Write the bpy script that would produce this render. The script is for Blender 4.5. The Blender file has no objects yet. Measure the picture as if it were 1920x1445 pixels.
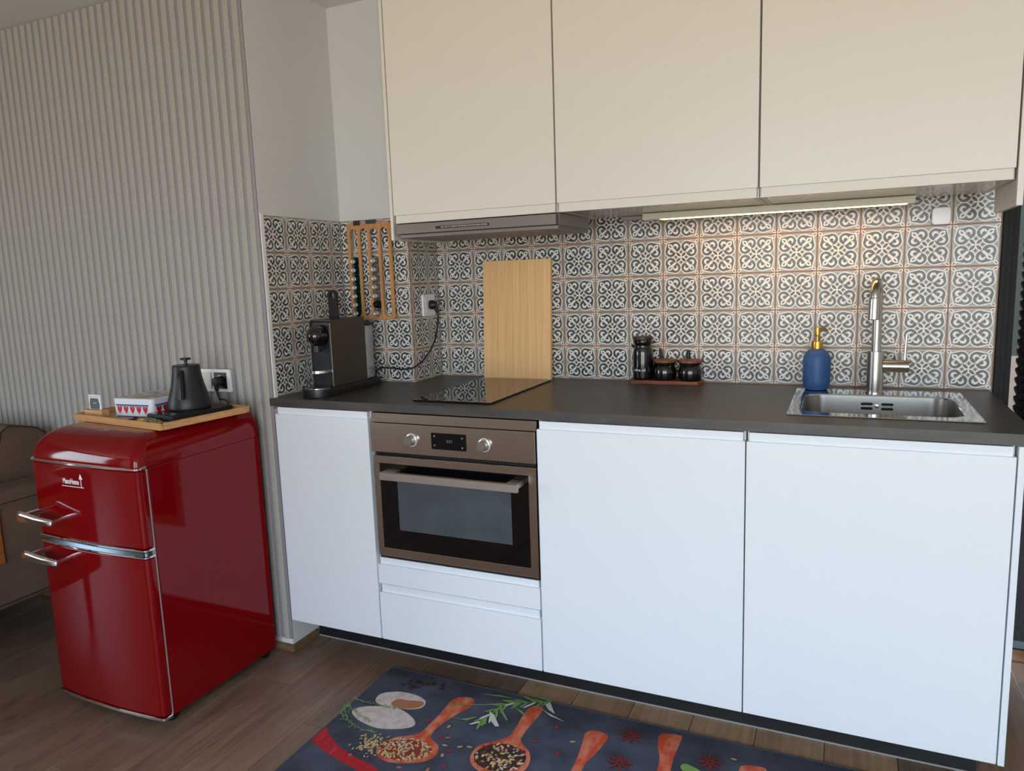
import bpy, bmesh, math, random
from mathutils import Vector, Matrix
C = bpy.context.scene.collection
SC = bpy.context.scene
PI = math.pi
# ---------------------------------------------------------------- camera, world, exposure
def setup_camera():
    cd = bpy.data.cameras.new('camera'); co = bpy.data.objects.new('camera', cd); C.objects.link(co)
    f = 1370.03
    cd.sensor_fit = 'HORIZONTAL'; cd.sensor_width = 36.0; cd.lens = 36.0 * f / 1920.0
    cd.clip_start = 0.02; cd.clip_end = 200
    yaw, pit, rol = 0.4290979, -0.1470785, -0.0340763
    fw = Vector((-math.sin(yaw)*math.cos(pit), math.cos(yaw)*math.cos(pit), math.sin(pit)))
    r = fw.cross(Vector((0, 0, 1))).normalized(); u = r.cross(fw)
    r2 = math.cos(rol)*r + math.sin(rol)*u; u2 = -math.sin(rol)*r + math.cos(rol)*u
    m = Matrix((r2, u2, -fw)).transposed().to_4x4()
    m.translation = Vector((1.42695, -1.96572, 1.35314))
    co.matrix_world = m
    SC.camera = co
setup_camera()
SC.view_settings.view_transform = 'Standard'
SC.view_settings.look = 'None'
SC.view_settings.gamma = 1.0
SC.view_settings.use_curve_mapping = False
SC.view_settings.exposure = 0.0
SC.cycles.caustics_reflective = False
SC.cycles.caustics_refractive = False
SC.cycles.sample_clamp_indirect = 5.0
SC.cycles.use_denoising = True

def setup_world():
    w = bpy.data.worlds.new('overcast_sky'); SC.world = w; w.use_nodes = True
    nt = w.node_tree; nt.nodes.clear()
    out = nt.nodes.new('ShaderNodeOutputWorld'); bg = nt.nodes.new('ShaderNodeBackground')
    tc = nt.nodes.new('ShaderNodeTexCoord'); sp = nt.nodes.new('ShaderNodeSeparateXYZ')
    mr = nt.nodes.new('ShaderNodeMapRange'); cr = nt.nodes.new('ShaderNodeValToRGB')
    nt.links.new(tc.outputs['Generated'], sp.inputs[0]); nt.links.new(sp.outputs['Z'], mr.inputs['Value'])
    mr.inputs['From Min'].default_value = -1; mr.inputs['From Max'].default_value = 1
    e = cr.color_ramp.elements
    e[0].position = 0.0; e[0].color = (0.50, 0.46, 0.40, 1)       # ground outside
    e[1].position = 1.0; e[1].color = (0.60, 0.80, 1.0, 1)        # zenith
    a = e.new(0.485); a.color = (0.68, 0.63, 0.55, 1)
    b = e.new(0.515); b.color = (0.70, 0.85, 1.0, 1)              # horizon
    nt.links.new(mr.outputs[0], cr.inputs[0]); nt.links.new(cr.outputs[0], bg.inputs['Color'])
    bg.inputs['Strength'].default_value = WORLD
    nt.links.new(bg.outputs[0], out.inputs[0])
WORLD = 10.0
setup_world()
# window openings in the wall behind the camera: x0, x1, z0, z1
WINDOWS = [(0.20, 1.55, 0.25, 2.25), (1.85, 3.45, 0.25, 2.25)]
SIDE_WINDOW = (-3.95, -2.35, 0.60, 2.25)      # y0, y1, z0, z1 in the far left wall
REAR = -4.3
def portal(x0, x1, z0, z1, side=False):
    ld = bpy.data.lights.new('window_portal', 'AREA'); ld.shape = 'RECTANGLE'; ld.size = x1-x0; ld.size_y = z1-z0
    ld.cycles.is_portal = True
    o = bpy.data.objects.new('window_portal', ld); C.objects.link(o)
    o.location = (-4.22, (x0+x1)/2, (z0+z1)/2) if side else ((x0+x1)/2, REAR-0.02, (z0+z1)/2)
    o.rotation_euler = (math.radians(90), 0, math.radians(-90) if side else 0)   # -Z of the lamp looks into the room
for w_ in WINDOWS: portal(*w_)
portal(*SIDE_WINDOW, side=True)

# ---------------------------------------------------------------- helpers
def lin(c):
    return tuple(((v/12.92) if v <= 0.04045 else ((v+0.055)/1.055)**2.4) for v in c)
def rgb(r, g, b): return lin((r/255.0, g/255.0, b/255.0))

class N:
    """tiny expression builder on shader math nodes"""
    nt = None
    def __init__(s, sock): s.s = sock
    @staticmethod
    def op(o, *a, clamp=False):
        n = N.nt.nodes.new('ShaderNodeMath'); n.operation = o; n.use_clamp = clamp
        for i, v in enumerate(a):
            if isinstance(v, N): N.nt.links.new(v.s, n.inputs[i])
            else: n.inputs[i].default_value = v
        return N(n.outputs[0])
    def __add__(s, o): return N.op('ADD', s, o)
    __radd__ = __add__
    def __sub__(s, o): return N.op('SUBTRACT', s, o)
    def __rsub__(s, o): return N.op('SUBTRACT', o, s)
    def __mul__(s, o): return N.op('MULTIPLY', s, o)
    __rmul__ = __mul__
    def abs(s): return N.op('ABSOLUTE', s)
    def lt(s, v, w=0.012):   # soft 1 when s < v
        n = N.nt.nodes.new('ShaderNodeMapRange'); N.nt.links.new(s.s, n.inputs['Value'])
        n.inputs['From Min'].default_value = v-w; n.inputs['From Max'].default_value = v+w
        n.inputs['To Min'].default_value = 1; n.inputs['To Max'].default_value = 0
        return N(n.outputs[0])
def nmin(a, b): return N.op('MINIMUM', a, b)
def nmax(a, b): return N.op('MAXIMUM', a, b)
def dist(x, y, cx, cy):
    dx = x-cx; dy = y-cy
    return N.op('SQRT', dx*dx + dy*dy)

def new_mat(name):
    m = bpy.data.materials.new(name); m.use_nodes = True
    return m, m.node_tree, m.node_tree.nodes['Principled BSDF']
def mat(name, col, rough=0.5, metal=0.0, coat=0.0, coat_rough=0.03, noise=None, bump=None, spec=None, emit=None, alpha=None, trans=None, sheen=0, aniso=0):
    """noise=(scale xyz, colour2, detail, lo, hi); bump=(scale xyz, strength, distance)"""
    m, nt, p = new_mat(name)
    p.inputs['Base Color'].default_value = (*col, 1)
    p.inputs['Roughness'].default_value = rough; p.inputs['Metallic'].default_value = metal
    if coat: p.inputs['Coat Weight'].default_value = coat; p.inputs['Coat Roughness'].default_value = coat_rough
    if spec is not None: p.inputs['Specular IOR Level'].default_value = spec
    if sheen: p.inputs['Sheen Weight'].default_value = sheen
    if aniso: p.inputs['Anisotropic'].default_value = aniso
    if trans: p.inputs['Transmission Weight'].default_value = trans
    if alpha is not None: p.inputs['Alpha'].default_value = alpha
    if emit: p.inputs['Emission Color'].default_value = (*emit[0], 1); p.inputs['Emission Strength'].default_value = emit[1]
    def coords(scale):
        tc = nt.nodes.new('ShaderNodeTexCoord'); mp = nt.nodes.new('ShaderNodeMapping')
        mp.inputs['Scale'].default_value = scale; nt.links.new(tc.outputs['Object'], mp.inputs['Vector'])
        return mp.outputs[0]
    if noise:
        sc, c2, det, lo, hi = noise
        nz = nt.nodes.new('ShaderNodeTexNoise'); nz.inputs['Scale'].default_value = 1; nz.inputs['Detail'].default_value = det
        nt.links.new(coords(sc), nz.inputs['Vector'])
        cr = nt.nodes.new('ShaderNodeValToRGB'); e = cr.color_ramp.elements
        e[0].position = lo; e[0].color = (*col, 1); e[1].position = hi; e[1].color = (*c2, 1)
        nt.links.new(nz.outputs['Fac'], cr.inputs[0]); nt.links.new(cr.outputs[0], p.inputs['Base Color'])
    if bump:
        sc, st, ds = bump
        nz = nt.nodes.new('ShaderNodeTexNoise'); nz.inputs['Scale'].default_value = 1; nz.inputs['Detail'].default_value = 3
        nt.links.new(coords(sc), nz.inputs['Vector'])
        b = nt.nodes.new('ShaderNodeBump'); b.inputs['Strength'].default_value = st; b.inputs['Distance'].default_value = ds
        nt.links.new(nz.outputs['Fac'], b.inputs['Height']); nt.links.new(b.outputs[0], p.inputs['Normal'])
    return m

class MB:
    def __init__(s): s.bm = bmesh.new()
    def _merge(s, b):
        me = bpy.data.meshes.new('tmp'); b.to_mesh(me); b.free(); s.bm.from_mesh(me); bpy.data.meshes.remove(me); return s
    def box(s, x0, x1, y0, y1, z0, z1, r=0.0, seg=2, rot=None, mi=0):
        b = bmesh.new()
        bmesh.ops.create_cube(b, size=1)
        for v in b.verts:
            v.co = Vector(((x0+x1)/2+v.co.x*(x1-x0), (y0+y1)/2+v.co.y*(y1-y0), (z0+z1)/2+v.co.z*(z1-z0)))
        if r > 0: bmesh.ops.bevel(b, geom=b.edges[:], offset=r, segments=seg, profile=0.5, affect='EDGES')
        if rot is not None: bmesh.ops.transform(b, matrix=rot, verts=b.verts)
        for f in b.faces: f.material_index = mi
        return s._merge(b)
    def loft(s, loops, cap0=True, cap1=True, closed=True, mi=0):
        b = bmesh.new(); vs = [[b.verts.new(Vector(p)) for p in l] for l in loops]
        n = len(vs[0])
        for a, c in zip(vs, vs[1:]):
            for i in range(n if closed else n-1):
                j = (i+1) % n
                try: b.faces.new((a[i], a[j], c[j], c[i]))
                except ValueError: pass
        if cap0: b.faces.new(list(reversed(vs[0])))
        if cap1: b.faces.new(vs[-1])
        bmesh.ops.remove_doubles(b, verts=b.verts, dist=1e-6)
        bmesh.ops.recalc_face_normals(b, faces=b.faces[:])
        for f in b.faces: f.material_index = mi
        return s._merge(b)
    def lathe(s, prof, cx=0, cy=0, seg=32, axis='z', mi=0):
        """prof = [(radius, height)...]"""
        loops = []
        for r, h in prof:
            l = []
            for i in range(seg):
                a = 2*PI*i/seg; r_ = max(r, 1e-5)
                x, y = r_*math.cos(a), r_*math.sin(a)
                l.append((cx+x, cy+y, h) if axis == 'z' else ((cx+x, h, cy+y) if axis == 'y' else (h, cx+x, cy+y)))
            loops.append(l)
        return s.loft(loops, mi=mi)
    def tube(s, pts, r, seg=10, mi=0):
        pts = [Vector(p) for p in pts]; rs = r if isinstance(r, (list, tuple)) else [r]*len(pts)
        loops = []; up = None
        for i, p in enumerate(pts):
            t = (pts[min(i+1, len(pts)-1)]-pts[max(i-1, 0)]).normalized()
            if up is None: up = t.orthogonal().normalized()
            up = (up - t*up.dot(t)).normalized(); w = t.cross(up)
            loops.append([p + rs[i]*(math.cos(2*PI*k/seg)*up + math.sin(2*PI*k/seg)*w) for k in range(seg)])
        return s.loft(loops, mi=mi)
    def prism(s, poly, a0, a1, axis='z', r=0.0, mi=0):
        """poly 2D extruded along axis: z:(x,y)  y:(x,z)  x:(y,z)"""
        def P(p, h):
            return {'z': (p[0], p[1], h), 'y': (p[0], h, p[1]), 'x': (h, p[0], p[1])}[axis]
        b = bmesh.new()
        v0 = [b.verts.new(P(p, a0)) for p in poly]; v1 = [b.verts.new(P(p, a1)) for p in poly]
        n = len(poly)
        b.faces.new(v0); b.faces.new(list(reversed(v1)))
        for i in range(n): b.faces.new((v0[i], v1[i], v1[(i+1) % n], v0[(i+1) % n]))
        bmesh.ops.recalc_face_normals(b, faces=b.faces[:])
        if r > 0: bmesh.ops.bevel(b, geom=b.edges[:], offset=r, segments=2, profile=0.5, affect='EDGES')
        for f in b.faces: f.material_index = mi
        return s._merge(b)
    def sphere(s, c, r, sx=1, sy=1, sz=1, u=20, v=12, mi=0, rot=None):
        b = bmesh.new(); bmesh.ops.create_uvsphere(b, u_segments=u, v_segments=v, radius=r)
        for q in b.verts: q.co = Vector((q.co.x*sx, q.co.y*sy, q.co.z*sz))
        if rot is not None: bmesh.ops.transform(b, matrix=rot, verts=b.verts)
        for q in b.verts: q.co += Vector(c)
        for f in b.faces: f.material_index = mi
        return s._merge(b)
    def poly(s, pts, mi=0):
        vs = [s.bm.verts.new(p) for p in pts]; f = s.bm.faces.new(vs); f.material_index = mi; return s
    def bevel_sharp(s, r, seg=2, ang=0.6):
        es = [e for e in s.bm.edges if len(e.link_faces) == 2 and e.calc_face_angle(0) > ang]
        bmesh.ops.bevel(s.bm, geom=es, offset=r, segments=seg, profile=0.5, affect='EDGES'); return s
    def mesh(s, name, mats):
        me = bpy.data.meshes.new(name); s.bm.to_mesh(me); s.bm.free()
        for m in (mats if isinstance(mats, (list, tuple)) else [mats]): me.materials.append(m)
        for p in me.polygons: p.use_smooth = True
        try: me.set_sharp_from_angle(angle=math.radians(35))
        except Exception: pass
        return me
    def build(s, name, mats, parent=None, loc=None, rotz=None):
        me = s.mesh(name, mats)
        o = bpy.data.objects.new(name, me); C.objects.link(o)
        wn = o.modifiers.new('weighted_normal', 'WEIGHTED_NORMAL'); wn.keep_sharp = True; wn.weight = 100
        if parent is not None: o.parent = parent
        if loc is not None: o.location = loc
        if rotz is not None: o.rotation_euler = (0, 0, rotz)
        return o
def obj_from_mesh(name, me, parent=None, loc=None, rotz=0.0):
    o = bpy.data.objects.new(name, me); C.objects.link(o)
    if parent is not None: o.parent = parent
    if loc is not None: o.location = loc
    if rotz: o.rotation_euler = (0, 0, rotz)
    return o
def tag(o, label, cat, group=None):
    o['label'] = label; o['category'] = cat
    if group: o['group'] = group
    return o
def thing(name, label, cat, loc=(0, 0, 0), rotz=0.0, group=None):
    o = bpy.data.objects.new(name, None); C.objects.link(o); o.empty_display_size = 0.05
    o.location = loc; o.rotation_euler = (0, 0, rotz)
    return tag(o, label, cat, group)
def struct(o): o['kind'] = 'structure'; return o
def part_label(o, t): o['label'] = t; return o
def rrect(cx, cy, w, h, r, n=6):
    pts = []
    for (sx, sy, a0) in ((1, 1, 0), (-1, 1, 90), (-1, -1, 180), (1, -1, 270)):
        for i in range(n+1):
            a = math.radians(a0 + 90.0*i/n)
            pts.append((cx+sx*(w/2-r)+r*math.cos(a), cy+sy*(h/2-r)+r*math.sin(a)))
    return pts
def text_mesh(body, size, align='CENTER', sx=1.0, extrude=0.0002, bold=0.0):
    cu = bpy.data.curves.new('text', 'FONT'); cu.body = body; cu.size = size; cu.align_x = align; cu.align_y = 'CENTER'
    cu.extrude = extrude; cu.offset = bold; cu.resolution_u = 2
    o = bpy.data.objects.new('text', cu); C.objects.link(o)
    dg = bpy.context.evaluated_depsgraph_get(); dg.update()
    me = bpy.data.meshes.new_from_object(o.evaluated_get(dg))
    bpy.data.objects.remove(o); bpy.data.curves.remove(cu)
    for v in me.vertices: v.co.x *= sx
    return me
def text(name, body, size, m, parent, loc, rot=(PI/2, 0, 0), **k):
    me = text_mesh(body, size, **k); me.name = name; me.materials.clear(); me.materials.append(m)
    o = bpy.data.objects.new(name, me); C.objects.link(o)
    if parent is not None: o.parent = parent
    o.location = loc; o.rotation_euler = rot
    return o
def smooth_path(pts, n=8):
    """Catmull-Rom"""
    P = [Vector(p) for p in pts]; P = [2*P[0]-P[1]] + P + [2*P[-1]-P[-2]]; out = []
    for i in range(1, len(P)-2):
        for k in range(n):
            t = k/n; a, b, c, d = P[i-1:i+3]
            out.append(0.5*((2*b)+(c-a)*t+(2*a-5*b+4*c-d)*t*t+(3*b-a-3*c+d)*t**3))
    out.append(P[-2]); return out
random.seed(7)

# ---------------------------------------------------------------- materials
M = {}
M['plaster'] = mat('plaster', rgb(219, 219, 217), 0.85, bump=((60, 60, 60), 0.08, 0.002))
M['ceiling'] = mat('ceiling_paint', rgb(226, 225, 222), 0.9)
M['room_wall'] = mat('room_wall_paint', rgb(206, 198, 186), 0.9)
M['dark_wall'] = mat('dark_wall_paint', rgb(160, 144, 128), 0.9)
M['grout'] = mat('grout', rgb(170, 146, 126), 0.9, noise=((30, 30, 30), rgb(184, 128, 94), 3, 0.42, 0.62))
M['white_trim'] = mat('white_trim', rgb(240, 240, 238), 0.4)
M['front_white'] = mat('white_front', rgb(234, 239, 245), 0.38, bump=((300, 300, 300), 0.02, 0.0005))
M['upper_white'] = mat('white_front_warm_lit', rgb(228, 221, 210), 0.38, bump=((300, 300, 300), 0.02, 0.0005))  # white like the base fronts; warm light on the wall units tinted in
M['carcass'] = mat('carcass_white', rgb(214, 211, 204), 0.35)
M['underside'] = mat('underside_shade_grey', rgb(176, 170, 162), 0.2, coat=0.25, coat_rough=0.08)  # white panel, its shade from below put into the grey
M['plinth'] = mat('black_plinth', rgb(22, 23, 26), 0.45, noise=((14, 14, 14), rgb(30, 31, 34), 3, 0.4, 0.7))
M['worktop'] = mat('dark_laminate', rgb(66, 63, 61), 0.38, noise=((9, 45, 45), rgb(80, 77, 75), 6, 0.35, 0.7), bump=((160, 300, 300), 0.05, 0.0006))
M['steel'] = mat('brushed_steel', rgb(190, 187, 182), 0.25, 1.0, aniso=0.3, bump=((40, 40, 260), 0.006, 0.0002))
M['steel_tinted'] = mat('stainless_tinted', rgb(192, 182, 174), 0.20, 1.0, bump=((8, 200, 400), 0.006, 0.0002))  # stainless steel with the room's brown reflection tinted into its colour
M['steel_handle'] = mat('handle_steel', rgb(206, 200, 194), 0.36, 1.0)
M['chrome'] = mat('chrome', rgb(232, 234, 238), 0.06, 1.0)
M['hood_grey'] = mat('hood_metal', rgb(138, 130, 124), 0.42, 0.85)
M['hood_body'] = mat('hood_body_grey', rgb(150, 145, 142), 0.5, 0.3)
M['black_glass'] = mat('black_glass', rgb(8, 8, 10), 0.04, spec=0.5)
M['hob_glass'] = mat('hob_glass', rgb(10, 10, 11), 0.03, spec=0.6)
M['oven_window'] = mat('oven_window', rgb(72, 78, 84), 0.10, noise=((9, 9, 12), rgb(80, 87, 93), 3, 0.35, 0.65))
M['black'] = mat('black_plastic', rgb(20, 20, 22), 0.42)
M['black_soft'] = mat('black_matt', rgb(26, 27, 29), 0.55)
M['black_gap'] = mat('black_gap', rgb(8, 8, 9), 0.7)
M['display'] = mat('oven_display', rgb(10, 11, 13), 0.08)
M['display_grey'] = mat('display_segment', rgb(120, 124, 128), 0.5)
M['print_white'] = mat('white_print', rgb(235, 235, 235), 0.6)
M['bamboo'] = mat('bamboo', rgb(250, 205, 148), 0.45, noise=((260, 9, 4), rgb(236, 184, 124), 5, 0.35, 0.68))
M['bamboo_h'] = mat('bamboo_rim', rgb(214, 164, 108), 0.45, noise=((5, 30, 140), rgb(190, 138, 86), 5, 0.35, 0.68))
M['bamboo_floor'] = mat('bamboo_base', rgb(196, 158, 116), 0.4, noise=((60, 4, 60), rgb(176, 136, 96), 4, 0.35, 0.68))
M['acacia'] = mat('acacia_wood', rgb(140, 76, 48), 0.45, noise=((10, 90, 90), rgb(88, 44, 28), 5, 0.35, 0.7))
M['rack_wood'] = mat('rack_wood', rgb(206, 154, 102), 0.5, noise=((120, 120, 8), rgb(190, 134, 84), 5, 0.35, 0.68))
M['jar_black'] = mat('black_ceramic', rgb(12, 13, 16), 0.14, coat=0.6, coat_rough=0.05)
M['soap_blue'] = mat('blue_ceramic', rgb(44, 84, 136), 0.48, noise=((20, 20, 20), rgb(52, 94, 146), 3, 0.4, 0.7))
M['brass'] = mat('brass', rgb(206, 160, 76), 0.28, 1.0)
M['fridge_red'] = mat('red_enamel', rgb(120, 3, 10), 0.07, spec=0.33)
M['rubber'] = mat('rubber_seal', rgb(150, 148, 146), 0.6)
M['kettle'] = mat('matt_black_kettle', rgb(36, 38, 40), 0.42, 0.25)
M['machine_taupe'] = mat('taupe_panel', rgb(70, 64, 57), 0.42, 0.35)
M['machine_edge'] = mat('silver_edge', rgb(150, 146, 142), 0.35, 0.9)
M['machine_black'] = mat('machine_black', rgb(24, 25, 28), 0.38)
M['gloss_black'] = mat('gloss_black', rgb(10, 10, 11), 0.05, coat=0.7)
M['tank'] = mat('smoky_tank', rgb(165, 165, 170), 0.06, trans=0.95)
M['capsule_green'] = mat('green_capsule', rgb(14, 72, 66), 0.3, 0.75)
M['capsule_silver'] = mat('silver_capsule', rgb(170, 170, 176), 0.3, 0.8)
M['capsule_black'] = mat('black_capsule', rgb(10, 10, 12), 0.15, 0.3)
M['capsule_tip'] = mat('capsule_tip', rgb(206, 212, 214), 0.3, 0.8)
M['clip_dark'] = mat('clip_dark_green', rgb(40, 50, 48), 0.5)
M['clip_grey'] = mat('clip_grey', rgb(66, 66, 72), 0.5)
M['socket_white'] = mat('socket_white', rgb(244, 245, 247), 0.3)
M['switch_white'] = mat('switch_cream', rgb(226, 222, 216), 0.3)
M['tin_white'] = mat('tin_white', rgb(226, 230, 240), 0.25, coat=0.3)
M['tin_red'] = mat('tin_red', rgb(190, 24, 40), 0.3)
M['tin_blue'] = mat('tin_blue', rgb(36, 56, 110), 0.3)
M['tin_lid'] = mat('tin_lid_print', rgb(206, 196, 190), 0.3, noise=((34, 60, 10), rgb(150, 110, 108), 3, 0.42, 0.62))
M['card'] = mat('card', rgb(226, 232, 236), 0.3)
M['card_dark'] = mat('card_dark', rgb(66, 72, 78), 0.35)
M['candy_purple'] = mat('candy_purple', rgb(52, 26, 60), 0.2, 0.4)
M['candy_yellow'] = mat('candy_yellow', rgb(226, 190, 50), 0.2, 0.4)
M['candy_green'] = mat('candy_green', rgb(110, 120, 60), 0.2, 0.5, noise=((90, 90, 90), rgb(200, 196, 140), 3, 0.4, 0.7))
M['suede'] = mat('brown_suede', rgb(112, 88, 72), 0.95, noise=((7, 7, 7), rgb(92, 71, 58), 4, 0.35, 0.7), bump=((220, 220, 220), 0.12, 0.001))
M['suede_light'] = mat('light_suede', rgb(150, 130, 112), 0.95, bump=((220, 220, 220), 0.12, 0.001))
M['piping'] = mat('suede_piping', rgb(164, 150, 136), 0.9)
M['seam'] = mat('suede_seam', rgb(50, 40, 36), 0.95)
M['tray_wood'] = mat('orange_wood', rgb(170, 104, 52), 0.5, noise=((30, 6, 90), rgb(146, 84, 40), 4, 0.35, 0.7))
M['skirting'] = mat('oak_skirting', rgb(130, 98, 72), 0.55, noise=((20, 20, 80), rgb(108, 80, 58), 4, 0.35, 0.7))
M['rug_edge'] = mat('rug_edge', rgb(58, 68, 88), 0.95)
M['door_black'] = mat('black_door_frame', rgb(15, 16, 19), 0.6, spec=0.3, bump=((400, 400, 6), 0.2, 0.002))
M['door_grey'] = mat('dark_grey_panel', rgb(58, 60, 66), 0.75, noise=((160, 160, 160), rgb(44, 46, 52), 3, 0.4, 0.65))
M['braid'] = mat('black_braid', rgb(9, 9, 11), 0.85, spec=0.2)
M['hall_blue'] = mat('hall_blue', rgb(112, 134, 142), 0.9)
M['hall_white'] = mat('hall_white', rgb(232, 236, 248), 0.6)
M['threshold'] = mat('oak_threshold', rgb(150, 112, 82), 0.5, noise=((4, 60, 60), rgb(130, 94, 66), 4, 0.35, 0.7))
M['lamp_body'] = mat('lamp_housing', rgb(214, 210, 190), 0.4)
M['lamp_glow'] = mat('lamp_diffuser', rgb(255, 226, 176), 0.5, emit=(rgb(255, 200, 130), 10.0))
M['cord'] = mat('black_cord', rgb(14, 14, 15), 0.5)
M['spoon_black'] = mat('black_spoon', rgb(30, 31, 33), 0.45)

def fabric_slat():
    m, nt, p = new_mat('woven_slat'); N.nt = nt
    tc = nt.nodes.new('ShaderNodeTexCoord'); 
    def wv(scale, dirn):
        w = nt.nodes.new('ShaderNodeTexNoise'); mp = nt.nodes.new('ShaderNodeMapping')
        mp.inputs['Scale'].default_value = scale; nt.links.new(tc.outputs['Object'], mp.inputs[0]); nt.links.new(mp.outputs[0], w.inputs['Vector'])
        w.inputs['Scale'].default_value = 1; w.inputs['Detail'].default_value = 2; return N(w.outputs['Fac'])
    f = (wv((900, 900, 120), 0) + wv((160, 160, 900), 0))*0.5
    cr = nt.nodes.new('ShaderNodeValToRGB'); e = cr.color_ramp.elements
    e[0].position = 0.36; e[0].color = (*rgb(162, 158, 150), 1); e[1].position = 0.66; e[1].color = (*rgb(184, 181, 173), 1)
    nt.links.new(f.s, cr.inputs[0]); nt.links.new(cr.outputs[0], p.inputs['Base Color']); p.inputs['Roughness'].default_value = 0.8
    b = nt.nodes.new('ShaderNodeBump'); b.inputs['Strength'].default_value = 0.06; b.inputs['Distance'].default_value = 0.0004
    nt.links.new(f.s, b.inputs['Height']); nt.links.new(b.outputs[0], p.inputs['Normal'])
    return m
M['slat'] = fabric_slat()
M['groove'] = mat('lavender_groove', rgb(148, 141, 145), 0.6)

TH = 0.0636   # half pitch of a wall tile
def tile_material():
    m, nt, p = new_mat('patterned_tile'); N.nt = nt
    tc = nt.nodes.new('ShaderNodeTexCoord'); sp = nt.nodes.new('ShaderNodeSeparateXYZ')
    nt.links.new(tc.outputs['Object'], sp.inputs[0])
    X = N(sp.outputs['X'])*(1/TH); Z = N(sp.outputs['Z'])*(1/TH)
    oi = nt.nodes.new('ShaderNodeObjectInfo'); rnd = N(oi.outputs['Random'])
    geo = nt.nodes.new('ShaderNodeNewGeometry')
    def noise(scale, det=3):
        n = nt.nodes.new('ShaderNodeTexNoise'); n.inputs['Scale'].default_value = scale; n.inputs['Detail'].default_value = det
        nt.links.new(geo.outputs['Position'], n.inputs['Vector']); return N(n.outputs['Fac'])
    nf = noise(260, 2); nb = noise(11, 3); nm = noise(60, 3)
    x = X.abs(); z = Z.abs(); wob = (nf-0.5)*0.035
    a = nmax(x, z)+wob; b = nmin(x, z)+wob
    s = (a+b)*0.70711; t = ((a-b)*0.70711).abs()
    d1 = dist(b, a, 0.31, 0.57)
    g = b*0.22+a*0.975
    tipz = N.op('GREATER_THAN', b, 0.30)*N.op('GREATER_THAN', a, 0.52)
    def tip(v): return g.lt(v)*tipz
    def lens(c, half, wid, sharp=1.0):
        q = (s-c)*(1/half); return t.lt(nmax((1-q*q)*wid, -0.5), 0.008) if False else ((t-(1-q*q)*wid).lt(0.0, 0.010))
    outline = nmax(d1.lt(0.338), tip(0.972))
    corner_o = lens(1.21, 0.17, 0.085); corner_i = lens(1.22, 0.085, 0.036)
    pet_o = lens(0.205, 0.25, 0.125); pet_i = lens(0.205, 0.165, 0.072)
    dia = b.abs()+(a-0.275).abs()
    ring = (dist(b, a, 0.0, 0.29)-0.145).abs().lt(0.030, 0.010)
    white1 = nmax(nmax(outline, corner_o), nmax(pet_o, ring))
    edge_line = (a-0.905).abs().lt(0.014, 0.010)
    white1 = nmax(white1, edge_line*0.5)
    dark1 = nmax(d1.lt(0.286), tip(0.915))
    cres = dist(b, a, 0.295, 0.600).lt(0.143)*(1-dist(b, a, 0.325, 0.530).lt(0.090))
    petal = lens(0.83, 0.20, 0.125); trunk = t.lt(0.062)*N.op('GREATER_THAN', s, 0.42)*s.lt(0.80, 0.02)
    arm = (dist(b, a, 0.30, 0.53)-0.19).abs().lt(0.0, 0.01)
    white2 = nmax(nmax(cres, petal), trunk)
    eye = lens(0.845, 0.085, 0.042)
    dark2 = nmax(nmax(eye, pet_i), dia.lt(0.068))
    def mix(fac, A, B):
        n = nt.nodes.new('ShaderNodeMix'); n.data_type = 'RGBA'
        (nt.links.new(fac.s, n.inputs[0]) if isinstance(fac, N) else setattr(n.inputs[0], 'default_value', fac))
        for i, c in ((6, A), (7, B)):
            if isinstance(c, tuple): n.inputs[i].default_value = (*c, 1)
            else: nt.links.new(c, n.inputs[i])
        return n.outputs[2]
    sage = mix(nb, rgb(136, 132, 120), rgb(152, 156, 150))
    fade = N.op('MULTIPLY_ADD', nb, 2.4, -0.75, clamp=True)
    dark = mix(fade, rgb(48, 59, 68), rgb(86, 90, 90)); dark = mix(rnd*0.35, dark, rgb(96, 102, 100))
    brown = mix(fade, rgb(62, 62, 60), rgb(96, 88, 78))
    white = mix(nb, rgb(230, 223, 213), rgb(244, 240, 234))
    col = mix(white1, sage, white); col = mix(dark1, col, dark); col = mix(white2, col, white); col = mix(dark2, col, brown)
    col = mix(corner_i, col, rgb(132, 82, 54))
    worn = N.op('MULTIPLY_ADD', nm, 3.0, -1.0, clamp=True)
    terr = (1-a.lt(0.962, 0.03))*(0.25+0.6*worn)
    col = mix(N.op('MINIMUM', terr, 1.0), col, rgb(186, 124, 82))
    nt.links.new(col, p.inputs['Base Color'])
    p.inputs['Roughness'].default_value = 0.30
    rr = N.op('MULTIPLY_ADD', nb, 0.25, 0.16); nt.links.new(rr.s, p.inputs['Roughness'])
    bp = nt.nodes.new('ShaderNodeBump'); bp.inputs['Strength'].default_value = 0.12; bp.inputs['Distance'].default_value = 0.002
    nt.links.new(nb.s, bp.inputs['Height']); nt.links.new(bp.outputs[0], p.inputs['Normal'])
    return m
M['tile'] = tile_material()

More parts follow.
